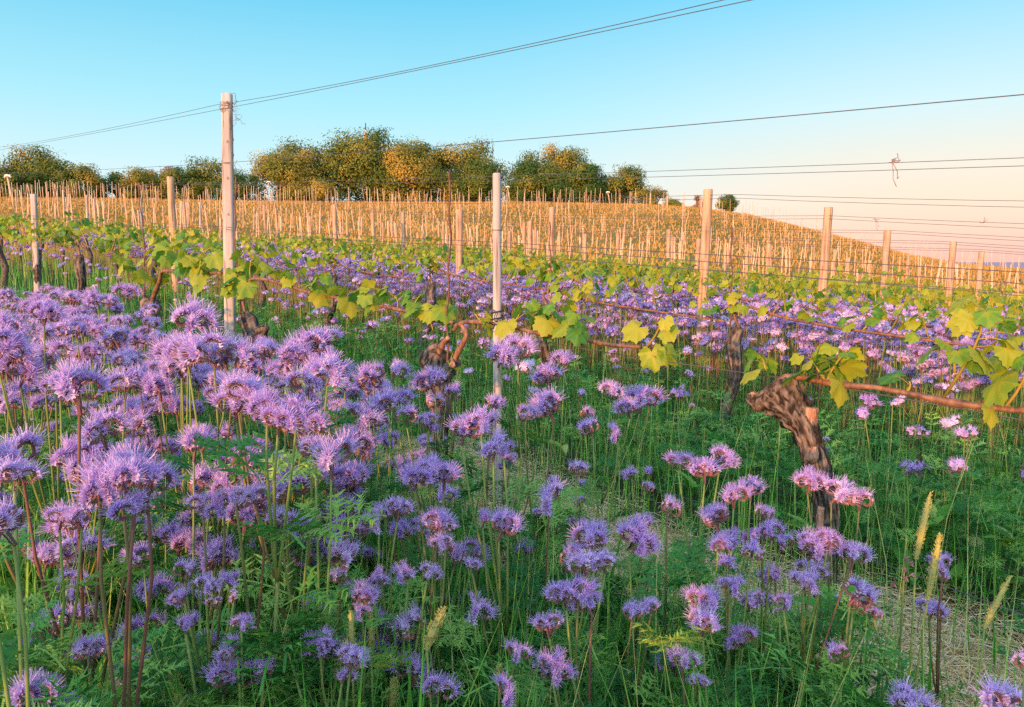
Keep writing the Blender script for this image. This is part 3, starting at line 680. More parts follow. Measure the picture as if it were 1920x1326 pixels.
# iron rods beside the vines
def rod(x, y, h, label):
    b = MB(); s_ = rng.uniform(0, 9)
    pts = [(.008 * math.sin(9 * u + s_) + .004 * math.sin(41 * u), .006 * math.cos(7 * u + s_), u * h - .05) for u in np.linspace(0, 1, 40)]
    b.tube(pts, .0042, 6, 0, .5, True, lambda i, j, p: .25 * math.sin(j * 2.1 + i * 1.3)); o = link('iron_rod', b.mesh('iron_rod', [M['rust']]), None, (x, y, G(x, y)))
    tag(o, label, 'rod', 'twisted iron rods beside the vines')
for k, px, yb, h, lab in ((0, 842, 595, 1.36, 'twisted rusty rod rising beside the gnarled double-armed vine'), (0, 447, 520, 1.38, 'twisted rusty rod close against the tall grey post'), (0, 270, 500, 1.36, 'twisted rusty rod before the low hedge, near the orange post'),
                          (1, 1369, 590, 1.3, 'twisted rusty rod beside the straight trunk in the second row'), (1, 1032, 555, 1.3, 'leaning rusty rod in the second row next to the thin post')):
    p = rowpt(px, yb, P1 + DP * k); rod(p[0], p[1], h, lab)

# ------------------------------------------------------------------ grape vines
def bark_tint(n, k, seed):
    t = []
    for i in range(n):
        for j in range(k):
            th = 2 * math.pi * j / k; c, s_ = math.cos(th), math.sin(th)
            t.append(.5 + .75 * noise.noise((c * 4.5 + seed, s_ * 4.5, i * .10)) + .55 * noise.noise((c * 13 + seed, s_ * 13, i * .17)))
    return np.clip(np.array(t + [.5, .5]), 0, 1)
def bark_tube(b, pts, rads, k=28, sub=14, amp=.12, seed=0, m=0):
    pts = np.array(pts, float); n = len(pts); u = np.linspace(0, n - 1, (n - 1) * sub + 1)
    P = np.stack([np.interp(u, range(n), pts[:, i]) for i in range(3)], 1); Rr = np.interp(u, range(n), rads)
    for _ in range(sub // 2):   # soften the corners
        P[1:-1] = (P[:-2] + 2 * P[1:-1] + P[2:]) / 4; Rr[1:-1] = (Rr[:-2] + 2 * Rr[1:-1] + Rr[2:]) / 4
    if amp <= .12: Rr = Rr * (1 + .28 * np.exp(-((np.arange(len(Rr)) % 15) - 7.0) ** 2 / 1.6))   # the nodes of a cane
    def dsp(i, j, p):
        th = 2 * math.pi * j / k; c, s_ = math.cos(th), math.sin(th)
        a = noise.noise((c * 4.5 + seed, s_ * 4.5, i * .10)); bb = noise.noise((c * 1.3 + seed, s_ * 1.3, i * .05 + 7)); f = noise.noise((c * 11, s_ * 11 + seed, i * .28))
        return amp * (1.0 * (abs(a) * 1.6 - .35) + .8 * bb + .75 * f + .3 * noise.noise((c * 24, s_ * 24 + seed, i * .5)))
    b.tube(P, Rr, k, m, bark_tint(len(P), k, seed), True, dsp)
def vine_root(p, label, group=None): return thing('grape_vine', p, label, 'vine', group)
def rel(root, pts): return np.array(pts) - np.array(root.location)
def jit(a, s): return np.asarray(a) + rng.normal(0, s, 3)

# vine A: the gnarled stump
base = rowpt(1546, 1232, P1); base[2] = G(base[0], base[1])
va = vine_root(base, 'gnarled thick vine stump with bare orange cut wood, nearest of all the vines')
A = lambda x, y, o=0: rel(va, [rowpt(x, y, P1, o)])[0]
b = MB()
bark_tube(b, [A(1548, 1250), A(1546, 1120), A(1550, 1000), A(1546, 920), A(1530, 860), A(1508, 800), A(1482, 765), A(1455, 745), A(1440, 738)], [.026, .027, .028, .029, .032, .034, .041, .049, .034], 60, 14, .26, 3)
bark_tube(b, [A(1490, 780), A(1478, 745), A(1466, 720), A(1462, 712)], [.04, .045, .038, .022], 32, 10, .28, 9)
bark_tube(b, [A(1450, 748), A(1425, 755), A(1412, 748), A(1407, 742)], [.036, .028, .022, .017], 24, 10, .2, 21)
link('trunk', b.mesh('trunk', [M['bark']]), va)
def cut_face(root, c, n, r0, name='pruning_cut', ov=1.0):
    b = MB(); n = np.array(n, float); n /= np.linalg.norm(n); a = np.cross(n, [0, .3, 1]); a /= np.linalg.norm(a); bb = np.cross(n, a)
    b.tube([np.array(c) - n * .016, np.array(c), np.array(c) + n * .002], [r0 * .95, r0, r0 * .8], 16, 0, .5, True, lambda i, j, p: .14 * math.sin(j * 2.3 + i)); link(name, b.mesh(name, [M['cutwood']]), root)
b = MB(); bark_tube(b, [A(1512, 800), A(1520, 778), A(1522, 764)], [.026, .019, .017], 20, 7, .2, 5); link('pruning_stub', b.mesh('pruning_stub', [M['cutwood']]), va)
b = MB(); bark_tube(b, [A(1526, 838, -.022), A(1524, 858, -.030), A(1512, 862, -.024)], [.012, .016, .009], 20, 7, .45, 6); link('bared_wood', b.mesh('bared_wood', [M['cutwood']]), va)
b = MB(); bark_tube(b, [A(1541, 950, -.028), A(1538, 990, -.030), A(1540, 1030, -.028)], [.009, .013, .008], 20, 7, .45, 8); link('bared_wood', b.mesh('bared_wood', [M['cutwood']]), va)
cut_face(va, A(1409, 737, -.004), A(1400, 722) - A(1409, 740), .011, 'pruned_end')
b = MB(); bark_tube(b, [A(1458, 728), A(1462, 715), A(1473, 706), A(1500, 707), A(1545, 717), A(1580, 722), A(1640, 726), A(1700, 737), A(1770, 752), A(1850, 764), A(1915, 770), A(2000, 778), A(2080, 790)],
    [.011, .010, .0085, .0075, .0075, .009, .007, .0068, .0088, .007, .008, .0065, .006], 14, 8, .10, 2); link('cane', b.mesh('cane', [M['cane']]), va)
def shoots(root, lst, f, size=.075, detail=True, off=.0):
    for bx, by, tx, ty, n in lst:
        mb = MB(); shoot(mb, f(bx, by), f(tx, ty, rng.uniform(-.05, .05)), n, size, detail); link('shoot', mb.mesh('shoot', LM), root)
def hang_leaf(root, f, x, y, size, d, tint):
    mb = MB(); p = f(x, y, -.02); add_leaves(mb, np.array([p]), np.array([d]), np.array([size]), True, 0, np.array([tint])); link('leaf', mb.mesh('leaf', LM), root)
shoots(va, [(1437, 697, 1430, 670, 4), (1548, 720, 1590, 655, 7), (1552, 720, 1520, 672, 6), (1768, 748, 1838, 575, 10), (1790, 700, 1760, 640, 6), (1882, 768, 1912, 655, 8), (1700, 735, 1705, 715, 1)], A, .064)
hang_leaf(va, A, 1575, 715, .07, (.1, -.5, -.9), .9); hang_leaf(va, A, 1858, 768, .045, (.1, -.5, -.9), .85); hang_leaf(va, A, 1870, 715, .072, (-.5, -.8, -.5), .5)
hang_leaf(va, A, 1500, 700, .07, (-.9, -.4, .0), .35)

# vine B: the double-armed vine with the arched cane
base = rowpt(826, 938, P1); base[2] = G(base[0], base[1])
vb = vine_root(base, 'knobbly dark vine head with cut arms and an arching brown cane, behind the thin post')
B = lambda x, y, o=0: rel(vb, [rowpt(x, y, P1, o)])[0]
b = MB(); bark_tube(b, [B(824, 950), B(824, 860), B(826, 780), B(824, 730), B(818, 690), B(822, 662)], [.034, .034, .036, .042, .058, .046], 32, 12, .2, 31)
bark_tube(b, [B(815, 700), B(803, 676), B(812, 655), B(822, 650)], [.04, .035, .028, .018], 22, 8, .3, 33); bark_tube(b, [B(832, 700), B(845, 690), B(853, 680), B(850, 670)], [.035, .028, .022, .014], 20, 8, .3, 35)
link('trunk', b.mesh('trunk', [M['bark']]), vb)
b = MB(); bark_tube(b, [B(824, 662, -.02), B(828, 648, -.02), B(840, 634, -.02)], [.014, .012, .010], 12, 8, .12, 4); link('cut_arm', b.mesh('cut_arm', [M['cane']]), vb)
cut_face(vb, B(841, 633, -.022), B(846, 626) - B(838, 636), .009, 'pruned_end'); cut_face(vb, B(848, 684, -.035), (0, -1, .3), .013)
b = MB(); bark_tube(b, [B(850, 680), B(862, 655), B(875, 632), B(872, 618), B(862, 606)], [.013, .011, .011, .010, .008], 12, 8, .12, 6); link('arm', b.mesh('arm', [M['cane']]), vb)
b = MB(); bark_tube(b, [B(851, 620), B(856, 610), B(872, 603), B(905, 604), B(935, 607), B(975, 617), B(1015, 627), B(1060, 630), B(1110, 640), B(1150, 648), B(1202, 651)], [.008, .0085, .0085, .008, .008, .0075, .0075, .007, .007, .0068, .006], 14, 8, .10, 7); link('cane', b.mesh('cane', [M['cane']]), vb)
shoots(vb, [(958, 612, 985, 565, 4), (1018, 626, 1028, 555, 9), (1022, 626, 995, 590, 3), (1085, 632, 1092, 592, 5), (1064, 632, 1050, 600, 3), (1213, 650, 1240, 590, 4), (1210, 650, 1228, 670, 2), (905, 603, 890, 588, 3), (828, 690, 850, 660, 3)], B, .074)
hang_leaf(vb, B, 1222, 660, .07, (.1, -.4, -.9), .5)

# vine C beside the tall post
base = rq(P1, 4.15); vc = vine_root(base, 'vine beside the tall grey post with low bundled bark and a long orange cane')
Cc = lambda x, y, o=0: rel(vc, [rowpt(x, y, P1, o)])[0]
b = MB(); bark_tube(b, [Cc(486, 770), Cc(482, 690), Cc(478, 640), Cc(468, 605), Cc(460, 590)], [.04, .042, .045, .05, .03], 22, 8, .22, 41); bark_tube(b, [Cc(478, 640), Cc(490, 622), Cc(500, 615)], [.05, .035, .02], 18, 6, .35, 43)
link('trunk', b.mesh('trunk', [M['bark']]), vc)
b = MB(); bark_tube(b, [Cc(462, 595), Cc(456, 570), Cc(455, 545), Cc(470, 522), Cc(500, 524), Cc(535, 534), Cc(580, 549), Cc(640, 560), Cc(700, 571), Cc(760, 583), Cc(810, 594), Cc(850, 605)], [.010, .009, .008, .008, .008, .008, .008, .0075, .007, .0068, .0065, .006], 12, 6, .1, 8); link('cane', b.mesh('cane', [M['cane']]), vc)
shoots(vc, [(458, 560, 450, 490, 10), (470, 525, 480, 470, 9), (515, 528, 520, 490, 8), (560, 542, 552, 508, 7), (605, 553, 610, 525, 7), (655, 562, 668, 545, 4), (692, 570, 700, 540, 6), (745, 580, 740, 555, 5), (778, 586, 790, 552, 6), (815, 594, 830, 570, 4), (800, 592, 812, 620, 3)], Cc, .082)
for x, y, s in ((603, 548, .09), (655, 560, .10), (690, 566, .085), (462, 530, .11), (445, 520, .11)): hang_leaf(vc, Cc, x, y, s, (rng.normal(0, .3), -.5, -.9), rng.uniform(.4, .95))

# vine D: next along
base = rq(P1, 5.75); vd = vine_root(base, 'vine with a dark forked stump and big green leaves, beside the orange post')
Dd = lambda x, y, o=0: rel(vd, [rowpt(x, y, P1, o)])[0]
b = MB(); bark_tube(b, [Dd(283, 680), Dd(282, 620), Dd(280, 580), Dd(284, 562)], [.05, .05, .07, .05], 20, 8, .3, 51); link('trunk', b.mesh('trunk', [M['bark']]), vd)
b = MB(); bark_tube(b, [Dd(284, 570), Dd(292, 545), Dd(300, 525), Dd(302, 508), Dd(330, 508), Dd(370, 512), Dd(415, 512)], [.018, .015, .014, .011, .010, .009, .008], 12, 6, .12, 9); bark_tube(b, [Dd(278, 570), Dd(270, 552), Dd(264, 540)], [.016, .013, .009], 10, 5, .12, 10); link('cane', b.mesh('cane', [M['cane']]), vd)
shoots(vd, [(303, 508, 300, 440, 13), (335, 509, 330, 450, 12), (360, 512, 372, 460, 12), (388, 512, 400, 455, 12), (270, 545, 262, 490, 6), (264, 540, 235, 470, 11), (410, 512, 415, 470, 6)], Dd, .10)
for x, y, s in ((375, 500, .15), (370, 530, .12), (345, 488, .12), (402, 478, .11), (310, 465, .12)): hang_leaf(vd, Dd, x, y, s, (rng.normal(0, .4), -.6, -.8), rng.uniform(.3, .7))

# the repeating vines: variants with local x along the cane
def vine_variant(seed, detail, bush=1.0):
    r = np.random.default_rng(seed)
    b = MB(); w = r.normal(0, .03, (4, 2))
    pts = [(0, 0, -.08), (w[0][0], w[0][1], .2), (w[1][0], w[1][1], .42), (w[2][0], w[2][1], .60), (w[2][0] + .03, w[2][1], .68)]
    rad_ = [.038, .034, .034, .046, .028]
    if detail: bark_tube(b, pts, rad_, 22, 8, .22, seed)
    else: b.tube(pts, rad_, 8, 0, .5, True, lambda i, j, p: .2 * math.sin(j * 3 + i * 2 + seed))
    tr = b.mesh('trunk', [M['bark']])
    c = MB(); h = pts[-1]
    cp = [h, (h[0] - .05, h[1], .76), (h[0] + .04, h[1], .81), (.25, 0, .77), (.6, .0, .75), (1.0, 0, .745), (1.4, 0, .74)]
    if detail: bark_tube(c, cp, [.010, .008, .008, .007, .007, .006, .005], 10, 5, .1, seed)
    else: c.tube(cp, [.010, .008, .007, .006, .006, .006, .005], 5, 0)
    ca = c.mesh('cane', [M['cane']])
    f = MB(); x = -.12
    while x < 1.45:
        hh = r.uniform(.08, .30) * bush; shoot(f, (x, r.normal(0, .01), .75), (x + r.normal(0, .07), r.normal(0, .08), .75 + hh), int(r.integers(4, 8)), r.uniform(.048, .078) * bush, detail); x += r.uniform(.07, .17) / bush
    fo = f.mesh('foliage', LM)
    return tr, ca, fo
VV_HI = [vine_variant(100 + s, True) for s in range(3)]; VV_LO = [vine_variant(200 + s, False) for s in range(5)]; VV_FAR = [vine_variant(300 + s, False, 1.3) for s in range(5)]
slope = math.atan(.06)
def put_vine(p, q, hi, label, group, flip=False):
    tr, ca, fo = (VV_HI if hi else VV_FAR if p > 8 else VV_LO)[int(rng.integers(3 if hi else 5))]
    P = rq(p, q); P2 = rq(p, q - 1.2)
    root = vine_root(P, label, group)
    d = P2 - P; root.rotation_euler = (0, -math.atan2(d[2], math.hypot(d[0], d[1])), math.atan2(d[1], d[0]))
    root.scale = (1, 1, rng.uniform(.94, 1.06))
    link('trunk', tr, root); link('foliage', fo, root)
    if hi: link('cane', ca, root)
for q in (7.4, 8.9, 10.4, 12.0, 13.6, 15.2): put_vine(P1, q, q < 9, 'leafy vine far along the nearest row, seen over the pink flowers', 'vines along the nearest row')
SECOND = {2.1: 'vine in the second row with a straight bare trunk and looping cane', 3.57: 'vine in the second row with a dark trunk just past the thin post', 4.83: 'vine in the second row whose trunk stands behind the knobbly head'}
ORD = ['second', 'third', 'fourth', 'fifth', 'sixth', 'seventh', 'eighth', 'ninth', 'tenth', 'eleventh', 'twelfth', 'thirteenth']
for k in range(1, 13):
    p = P1 + DP * k; q = (.65 if k == 1 else .2 * p - 1.0 + rng.uniform(0, 1))
    qs = [2.1, 3.57, 4.83] if k == 1 else []
    if k == 1: q = 6.3
    while True:
        x, y, z = rq(p, q)
        if math.hypot(x, y) > 20.5 or (x < 0 and not in_view(x, y, 1.12)): break
        if q > 0: qs.append(q)
        q += 1.5 + rng.normal(0, .12) if k < 7 else 1.9 + rng.normal(0, .2)
    for q in qs:
        x, y, z = rq(p, q)
        if not in_view(x, y, 1.25): continue
        lab = SECOND.get(q) if k == 1 else None
        put_vine(p, q, k <= 2 and q < 7, lab or f'young leafed vine standing in the {ORD[k - 1]} row', f'vines of the {ORD[k - 1]} row')
# unseen row behind the photographer, its extent chosen for the shade on the flowers
for p in (-1.75,):
    for q in np.arange(-5, 1.0, 1.1):
        put_vine(p, q, False, 'unseen shading vine in the row behind the photographer', 'vines behind the photographer')

# ------------------------------------------------------------------ phacelia
FM = [M['fern']]
def plant(heads, label, group=None, base=None, mid=False, leaves=17, buds=0, seedless=False):
    """heads: list of (xyz of the head's foot, diameter)"""
    H = np.array([h[0] for h in heads], float)
    bx = H[:, :2].mean(0) + rng.normal(0, .03, 2) if base is None else np.array(base[:2], float)
    bz = G(bx[0], bx[1]); root = thing('phacelia_plant', (bx[0], bx[1], bz), label, 'flower', group)
    o = np.array([bx[0], bx[1], bz]); Hl = H - o
    zmin = Hl[:, 2].min(); b = MB(); tn = rng.uniform(.15, 1)
    k = 6 if not mid else 4; r0 = rng.uniform(.0023, .0031) if not mid else .0024
    top = Hl[Hl[:, 2].argmax()]
    fork = np.array([top[0] * .45 + rng.normal(0, .012), top[1] * .45 + rng.normal(0, .012), max(.12, zmin * rng.uniform(.45, .7))]) if len(heads) > 1 else None
    if fork is not None:
        b.tube([(0, 0, -.02), fork * .5 + rng.normal(0, .026, 3), fork], [r0 * 1.15, r0 * 1.05, r0], k, 0, tn)
        for h in Hl:
            m_ = fork + (h - fork) * .5; m_[:2] += (h - fork)[:2] * .18 + rng.normal(0, .006, 2)
            b.tube([fork, fork * .6 + m_ * .4, m_ * .6 + h * .4, h], [r0 * .95, r0 * .8, r0 * .7, r0 * .6], k, 0, np.clip(tn + rng.normal(0, .15), 0, 1))
    else:
        h = Hl[0]; b.tube([(0, 0, -.02), h * .3 + rng.normal(0, .028, 3), h * .65 + rng.normal(0, .022, 3), h], [r0, r0 * .95, r0 * .8, r0 * .65], k, 0, tn)
    link('stem', b.mesh('stem', [M['stem']]), root)
    if leaves:
        lb = MB(); n = leaves; axis = fork if fork is not None else Hl[0] * .7
        u = rng.uniform(.2, 1.25, n); pos = axis[None] * u[:, None]; th = rng.uniform(0, 6.28, n)
        F = rot_frames(np.stack([np.cos(th), np.sin(th), rng.uniform(.1, .8, n)], 1), rng.uniform(-.6, .6, n)) * rng.uniform(.7, 1.45, n)[:, None, None]
        lb.inst(FERN_LO if mid else FERN[int(rng.integers(4))], F, pos); link('leaves', lb.mesh('leaves', FM), root)
    for (xyz, dia), h in zip(heads, Hl):
        me = HEADS_MID[int(rng.integers(2))] if mid else HEADS[int(rng.choice(8, p=[.16, .14, .16, .14, .12, .08, .1, .1]))]
        if dia < .03: me = BUD
        hd = link('flower_head', me, root, tuple(h)); s_ = dia / .074
        hd.scale = (s_, s_, s_ * rng.uniform(.85, 1.1)); hd.rotation_euler = (rng.normal(0, .28), rng.normal(0, .28), rng.uniform(0, 6.28))
    return root
def hp(px, py, wpx, h):
    """a head seen at this pixel, its foot h above the ground there: 3D point and real width"""
    d = ray(px, py); Z = 1.0
    for _ in range(12):
        x, y = d[0] * Z, d[1] * Z; Z = .5 * Z + .5 * max(.25, (CAMZ - h - G(x, y)) / -d[2])
    dia = wpx * Z / FOC * 1.05
    P = np.array([0, 0, CAMZ]) + d * Z; P[2] -= dia * .36
    return (P, dia)
HAND = [
    ([(935, 665, 58, .74), (972, 658, 62, .75)], 'phacelia with paired heads directly in front of the thin pale post'),
    ([(1030, 705, 62, .70), (1058, 675, 46, .73)], 'pink phacelia leaning beside the dark trunk past the thin post'),
    ([(1038, 762, 72, .64), (985, 776, 42, .63)], 'phacelia with a fanned pink head above the straw'),
    ([(922, 755, 38, .68)], 'single drooping pinkish phacelia bud head before the thin post'),
    ([(1145, 735, 44, .68), (1200, 745, 74, .65), (1182, 765, 50, .65)], 'tall pale violet phacelia standing clear against dark grass'),
    ([(1097, 776, 36, .62), (1112, 803, 46, .62), (1160, 808, 46, .6)], 'phacelia with three small pink heads under the tall pale one'),
    ([(866, 805, 72, .69), (925, 838, 72, .68), (902, 790, 66, .71), (945, 845, 46, .67)], 'large bright pink phacelia cluster on a yellow stem in mid picture'),
    ([(1080, 880, 46, .55)], 'small round pink phacelia head over the straw patch'),
    ([(1272, 862, 56, .62), (1322, 880, 66, .61), (1350, 858, 52, .62)], 'flat topped violet phacelia on dark red stems beside the gnarled stump'),
    ([(1030, 925, 76, .56)], 'dark violet phacelia head low before the straw patch'),
    ([(1250, 955, 50, .55)], 'small deep violet phacelia on a thin red stem at the straw edge'),
    ([(1376, 932, 56, .60), (1408, 915, 56, .60)], 'pale violet phacelia pair close to the stump foot'),
    ([(1348, 968, 72, .56), (1362, 1000, 42, .53)], 'phacelia with one head stacked over another in front of the straw'),
    ([(1515, 905, 54, .62), (1560, 918, 66, .62), (1612, 935, 56, .61)], 'broad violet phacelia row of heads crossing the gnarled stump'),
    ([(1448, 995, 46, .55), (1430, 962, 42, .57)], 'small dark phacelia between the stump and the straw'),
    ([(1364, 1020, 52, .54), (1410, 1026, 52, .54), (1360, 1050, 34, .52)], 'arching violet phacelia bridging over the pale straw'),
    ([(1518, 1025, 66, .54), (1552, 1012, 50, .56)], 'phacelia pair against the lower trunk of the stump'),
    ([(1594, 1042, 60, .54)], 'single violet phacelia just past the stump trunk'),
    ([(1508, 1085, 56, .5), (1532, 1068, 42, .5)], 'low violet phacelia at the shaded foot of the stump'),
    ([(1595, 1108, 70, .5), (1600, 1130, 46, .47)], 'crescent shaped violet phacelia under the yellow seed spikes'),
    ([(1370, 1092, 50, .49)], 'purple phacelia on a curved red stem below the arching heads'),
    ([(1318, 1125, 70, .48)], 'curled violet phacelia head leaning over dark leaves'),
    ([(1180, 1000, 78, .54)], 'pale round lavender phacelia on the edge of the straw'),
    ([(1100, 1058, 66, .51), (1135, 1055, 56, .51)], 'wide lavender phacelia just below the pale round head'),
    ([(1110, 1010, 70, .53)], 'shaded violet phacelia tucked behind the wide lavender one'),
    ([(1062, 1118, 64, .51), (1110, 1130, 66, .5), (1085, 1100, 58, .52)], 'large full lavender phacelia cluster low in mid picture'),
    ([(1030, 1172, 64, .47)], 'lavender phacelia head leaning away under the large full cluster'),
    ([(1035, 1246, 66, .43)], 'round lavender phacelia lowest below the large full cluster'),
    ([(968, 1221, 50, .44)], 'small upright lavender phacelia beside the lowest round head'),
    ([(1185, 1146, 46, .46), (1220, 1138, 38, .46)], 'two small violet phacelia heads near dark red stems'),
    ([(1280, 1238, 58, .42)], 'tufted lavender phacelia near the bottom edge amid dark leaves'),
    ([(1312, 1280, 40, .40)], 'small half open phacelia under the tufted lavender one'),
    ([(935, 985, 72, .56), (905, 970, 48, .56)], 'violet phacelia rising left of the yellow stem base'.replace('left of', 'next to')),
    ([(820, 985, 62, .57), (835, 1016, 40, .55)], 'violet phacelia with an orange lit lower bud'),
    ([(778, 895, 62, .63), (832, 890, 72, .63), (805, 880, 60, .64)], 'dense dome of violet phacelia beside the pink cluster'),
    ([(640, 1035, 78, .55), (635, 1078, 42, .52)], 'violet phacelia with a smaller head tucked beneath it'),
    ([(675, 1115, 52, .5), (680, 1140, 40, .48)], 'dark phacelia hiding above the pale seed spikes'),
    ([(600, 1205, 62, .46), (655, 1238, 60, .45), (640, 1265, 50, .43)], 'lavender phacelia group behind the pale seed spikes'),
    ([(345, 1070, 54, .54), (345, 1116, 42, .52), (385, 1096, 46, .53), (430, 1085, 42, .53), (437, 1118, 38, .52), (403, 1130, 36, .51)], 'loose spray of six small violet phacelia heads'),
    ([(348, 1174, 44, .49)], 'lone violet phacelia ball below the loose spray'),
    ([(452, 1168, 42, .5), (445, 1215, 56, .47), (495, 1246, 48, .45)], 'ragged violet phacelia trailing down to the seed spikes'),
    ([(165, 1226, 62, .48)], 'violet phacelia crossed by a thick yellow stem'),
    ([(185, 905, 92, .71), (248, 950, 100, .70), (275, 905, 80, .72), (225, 895, 80, .73)], 'huge fuzzy pink phacelia cluster nearest the camera on two yellow stems'),
    ([(22, 975, 120, .72), (-40, 990, 90, .72)], 'big blurred violet phacelia cut by the picture edge'),
    ([(110, 972, 60, .66), (152, 970, 56, .66)], 'violet phacelia with curled buds beside the huge pink cluster'),
    ([(25, 893, 76, .71)], 'pink and white phacelia above the big blurred violet head'),
    ([(380, 945, 56, .62), (420, 942, 52, .62)], 'blue violet phacelia on a bent yellow stalk'),
    ([(482, 930, 70, .64), (440, 918, 42, .65)], 'pink centred phacelia on a brown stalk'),
    ([(525, 975, 66, .60), (577, 985, 52, .59)], 'rosy phacelia below the tall forked stems'),
    ([(815, 715, 62, .68), (850, 735, 42, .67)], 'violet phacelia in front of the knobbly vine head'),
    ([(520, 785, 84, .76), (555, 770, 72, .77), (500, 760, 60, .77)], 'tall phacelia with brown V shaped coiled buds'),
    ([(620, 858, 96, .70), (590, 840, 60, .70)], 'broad violet phacelia with coral coloured underside'),
    ([(700, 700, 60, .70), (735, 695, 50, .70)], 'pink tipped phacelia at the edge of the dense bank'),
    ([(675, 768, 62, .68)], 'rose coloured phacelia ball on an orange stalk'),
    ([(725, 765, 70, .67), (762, 778, 56, .66), (745, 750, 60, .68)], 'wide violet phacelia at the edge of the bank, beside the orange stalk'),
    ([(575, 650, 80, .80), (610, 635, 70, .81), (545, 665, 60, .79)], 'tallest violet phacelia crest against dark grass'),
    ([(575, 712, 76, .76), (605, 695, 66, .77)], 'pink phacelia right under the tallest violet crest'.replace('right under', 'just under')),
    ([(400, 655, 86, .80), (350, 650, 70, .80), (440, 660, 70, .79)], 'bushy violet phacelia below the tall grey post'),
    ([(1885, 1335, 110, .60)], 'blurred pale phacelia at the bottom corner near the lens'),
    ([(1925, 1245, 50, .72)], 'dark coiled phacelia bud at the picture edge above the blurred one'),
    ([(1470, 1130, 40, .46), (1462, 1145, 26, .44)], 'pinkish small phacelia between the stump and the curled head'),
    ([(1640, 1150, 32, .44)], 'little phacelia bud near the pink vetch'),
    ([(710, 970, 60, .58), (745, 955, 54, .59)], 'deep violet phacelia beneath the dense dome'),
    ([(800, 1075, 40, .5), (765, 1070, 46, .5), (700, 1080, 46, .5)], 'low dark violet phacelia heads among ferny leaves'),
    ([(885, 1060, 40, .5)], 'single dim phacelia bud head in the shade'),
    ([(1215, 885, 30, .5), (1185, 885, 30, .5)], 'tiny violet phacelia heads over the straw'),
    ([(1580, 1225, 46, .42)], 'small violet phacelia in front of the stump foot'),
    ([(1710, 1318, 80, .42)], 'violet phacelia head just showing at the bottom edge'),
    ([(60, 1310, 90, .46), (120, 1320, 60, .44)], 'violet phacelia pair at the bottom edge near the thick stem'),
]
for heads, lab in HAND:
    hs = [hp(*h) for h in heads]; plant(hs, lab, None, leaves=17 if hs[0][0][0] < .05 else 8 if hs[0][0][1] > 1.35 else 12)

def rand_heads(x, y, hmin, hmax, n, dmin, dmax, spread):
    out = []; z = G(x, y); h0 = rng.uniform(hmin, hmax)
    for i in range(n):
        a = rng.uniform(0, 6.28); r_ = spread * math.sqrt(rng.random()); out.append((np.array([x + r_ * math.cos(a), y + r_ * math.sin(a), z + h0 - rng.random() * min(.20, h0 * .33) * (i > 0)]), rng.uniform(dmin, dmax)))
    return out
# the dense bank between the photographer and the nearest row
n_bank = 0; tries = 0; placed = []
while n_bank < 136 and tries < 9000:
    tries += 1
    p, q = rng.uniform(.2, 1.62), 1.05 + 5.8 * rng.random() ** 1.25
    x, y = (p - q) * SQ, (p + q) * SQ
    if not in_view(x, y, 1.08) or math.hypot(x, y) < 1.0: continue
    u = (x / y) * FOC + 960
    if u > 690 or (u > 560 and rng.random() < .5): continue
    if any((x - a) ** 2 + (y - c) ** 2 < .014 for a, c in placed): continue
    lim = np.interp(u, [0, 120, 250, 320, 420, 560, 640, 700], [530, 522, 552, 590, 618, 628, 655, 690]) + 8   # the bank's skyline
    v = (663 - lim) / FOC; yy = y / (CP + v * SP); hcap = CAMZ + yy * (v * CP - SP) - G(x, y) - .03
    hmax = min(.84 if u < 640 else .7, hcap)
    if hmax < .40: continue
    if rng.random() < .3: hmax *= rng.uniform(.7, .9)
    placed.append((x, y)); n_bank += 1
    plant(rand_heads(x, y, hmax - .2, hmax, int(rng.integers(4, 7)), .052, .092, .10), 'phacelia among the crowded pink and violet bank below the tall post', 'phacelia of the crowded bank', (x, y), leaves=18, mid=y > 3.2)
n_mid = 0; tries = 0
while n_mid < 34 and tries < 6000:
    tries += 1
    p, q = rng.uniform(.1, 1.2), rng.uniform(.85, 2.9); x, y = (p - q) * SQ, (p + q) * SQ
    if not in_view(x, y, 1.0) or y < .8 or x / y * FOC > -60 or any((x - a) ** 2 + (y - c) ** 2 < .010 for a, c in placed): continue
    placed.append((x, y)); n_mid += 1
    plant(rand_heads(x, y, .34, .60, int(rng.integers(2, 6)), .04, .07, .07), 'half height violet phacelia in the shade beneath the crowded bank', 'phacelia beneath the bank', (x, y), leaves=14)
# lower sparse plants
n_low = 0; tries = 0
while n_low < 36 and tries < 5000:
    tries += 1
    p, q = rng.uniform(.3, 1.7), rng.uniform(-.6, 2.4); x, y = (p - q) * SQ, (p + q) * SQ
    if not in_view(x, y, .98) or y < .75 or any((x - a) ** 2 + (y - c) ** 2 < .02 for a, c in placed): continue
    placed.append((x, y)); n_low += 1
    plant(rand_heads(x, y, .28, .46, int(rng.integers(1, 4)), .035, .06, .06), 'low violet phacelia half sunk in the ferny undergrowth', 'low phacelia in the undergrowth', (x, y), leaves=7 if p < 1.0 or q > 2.4 else 3)
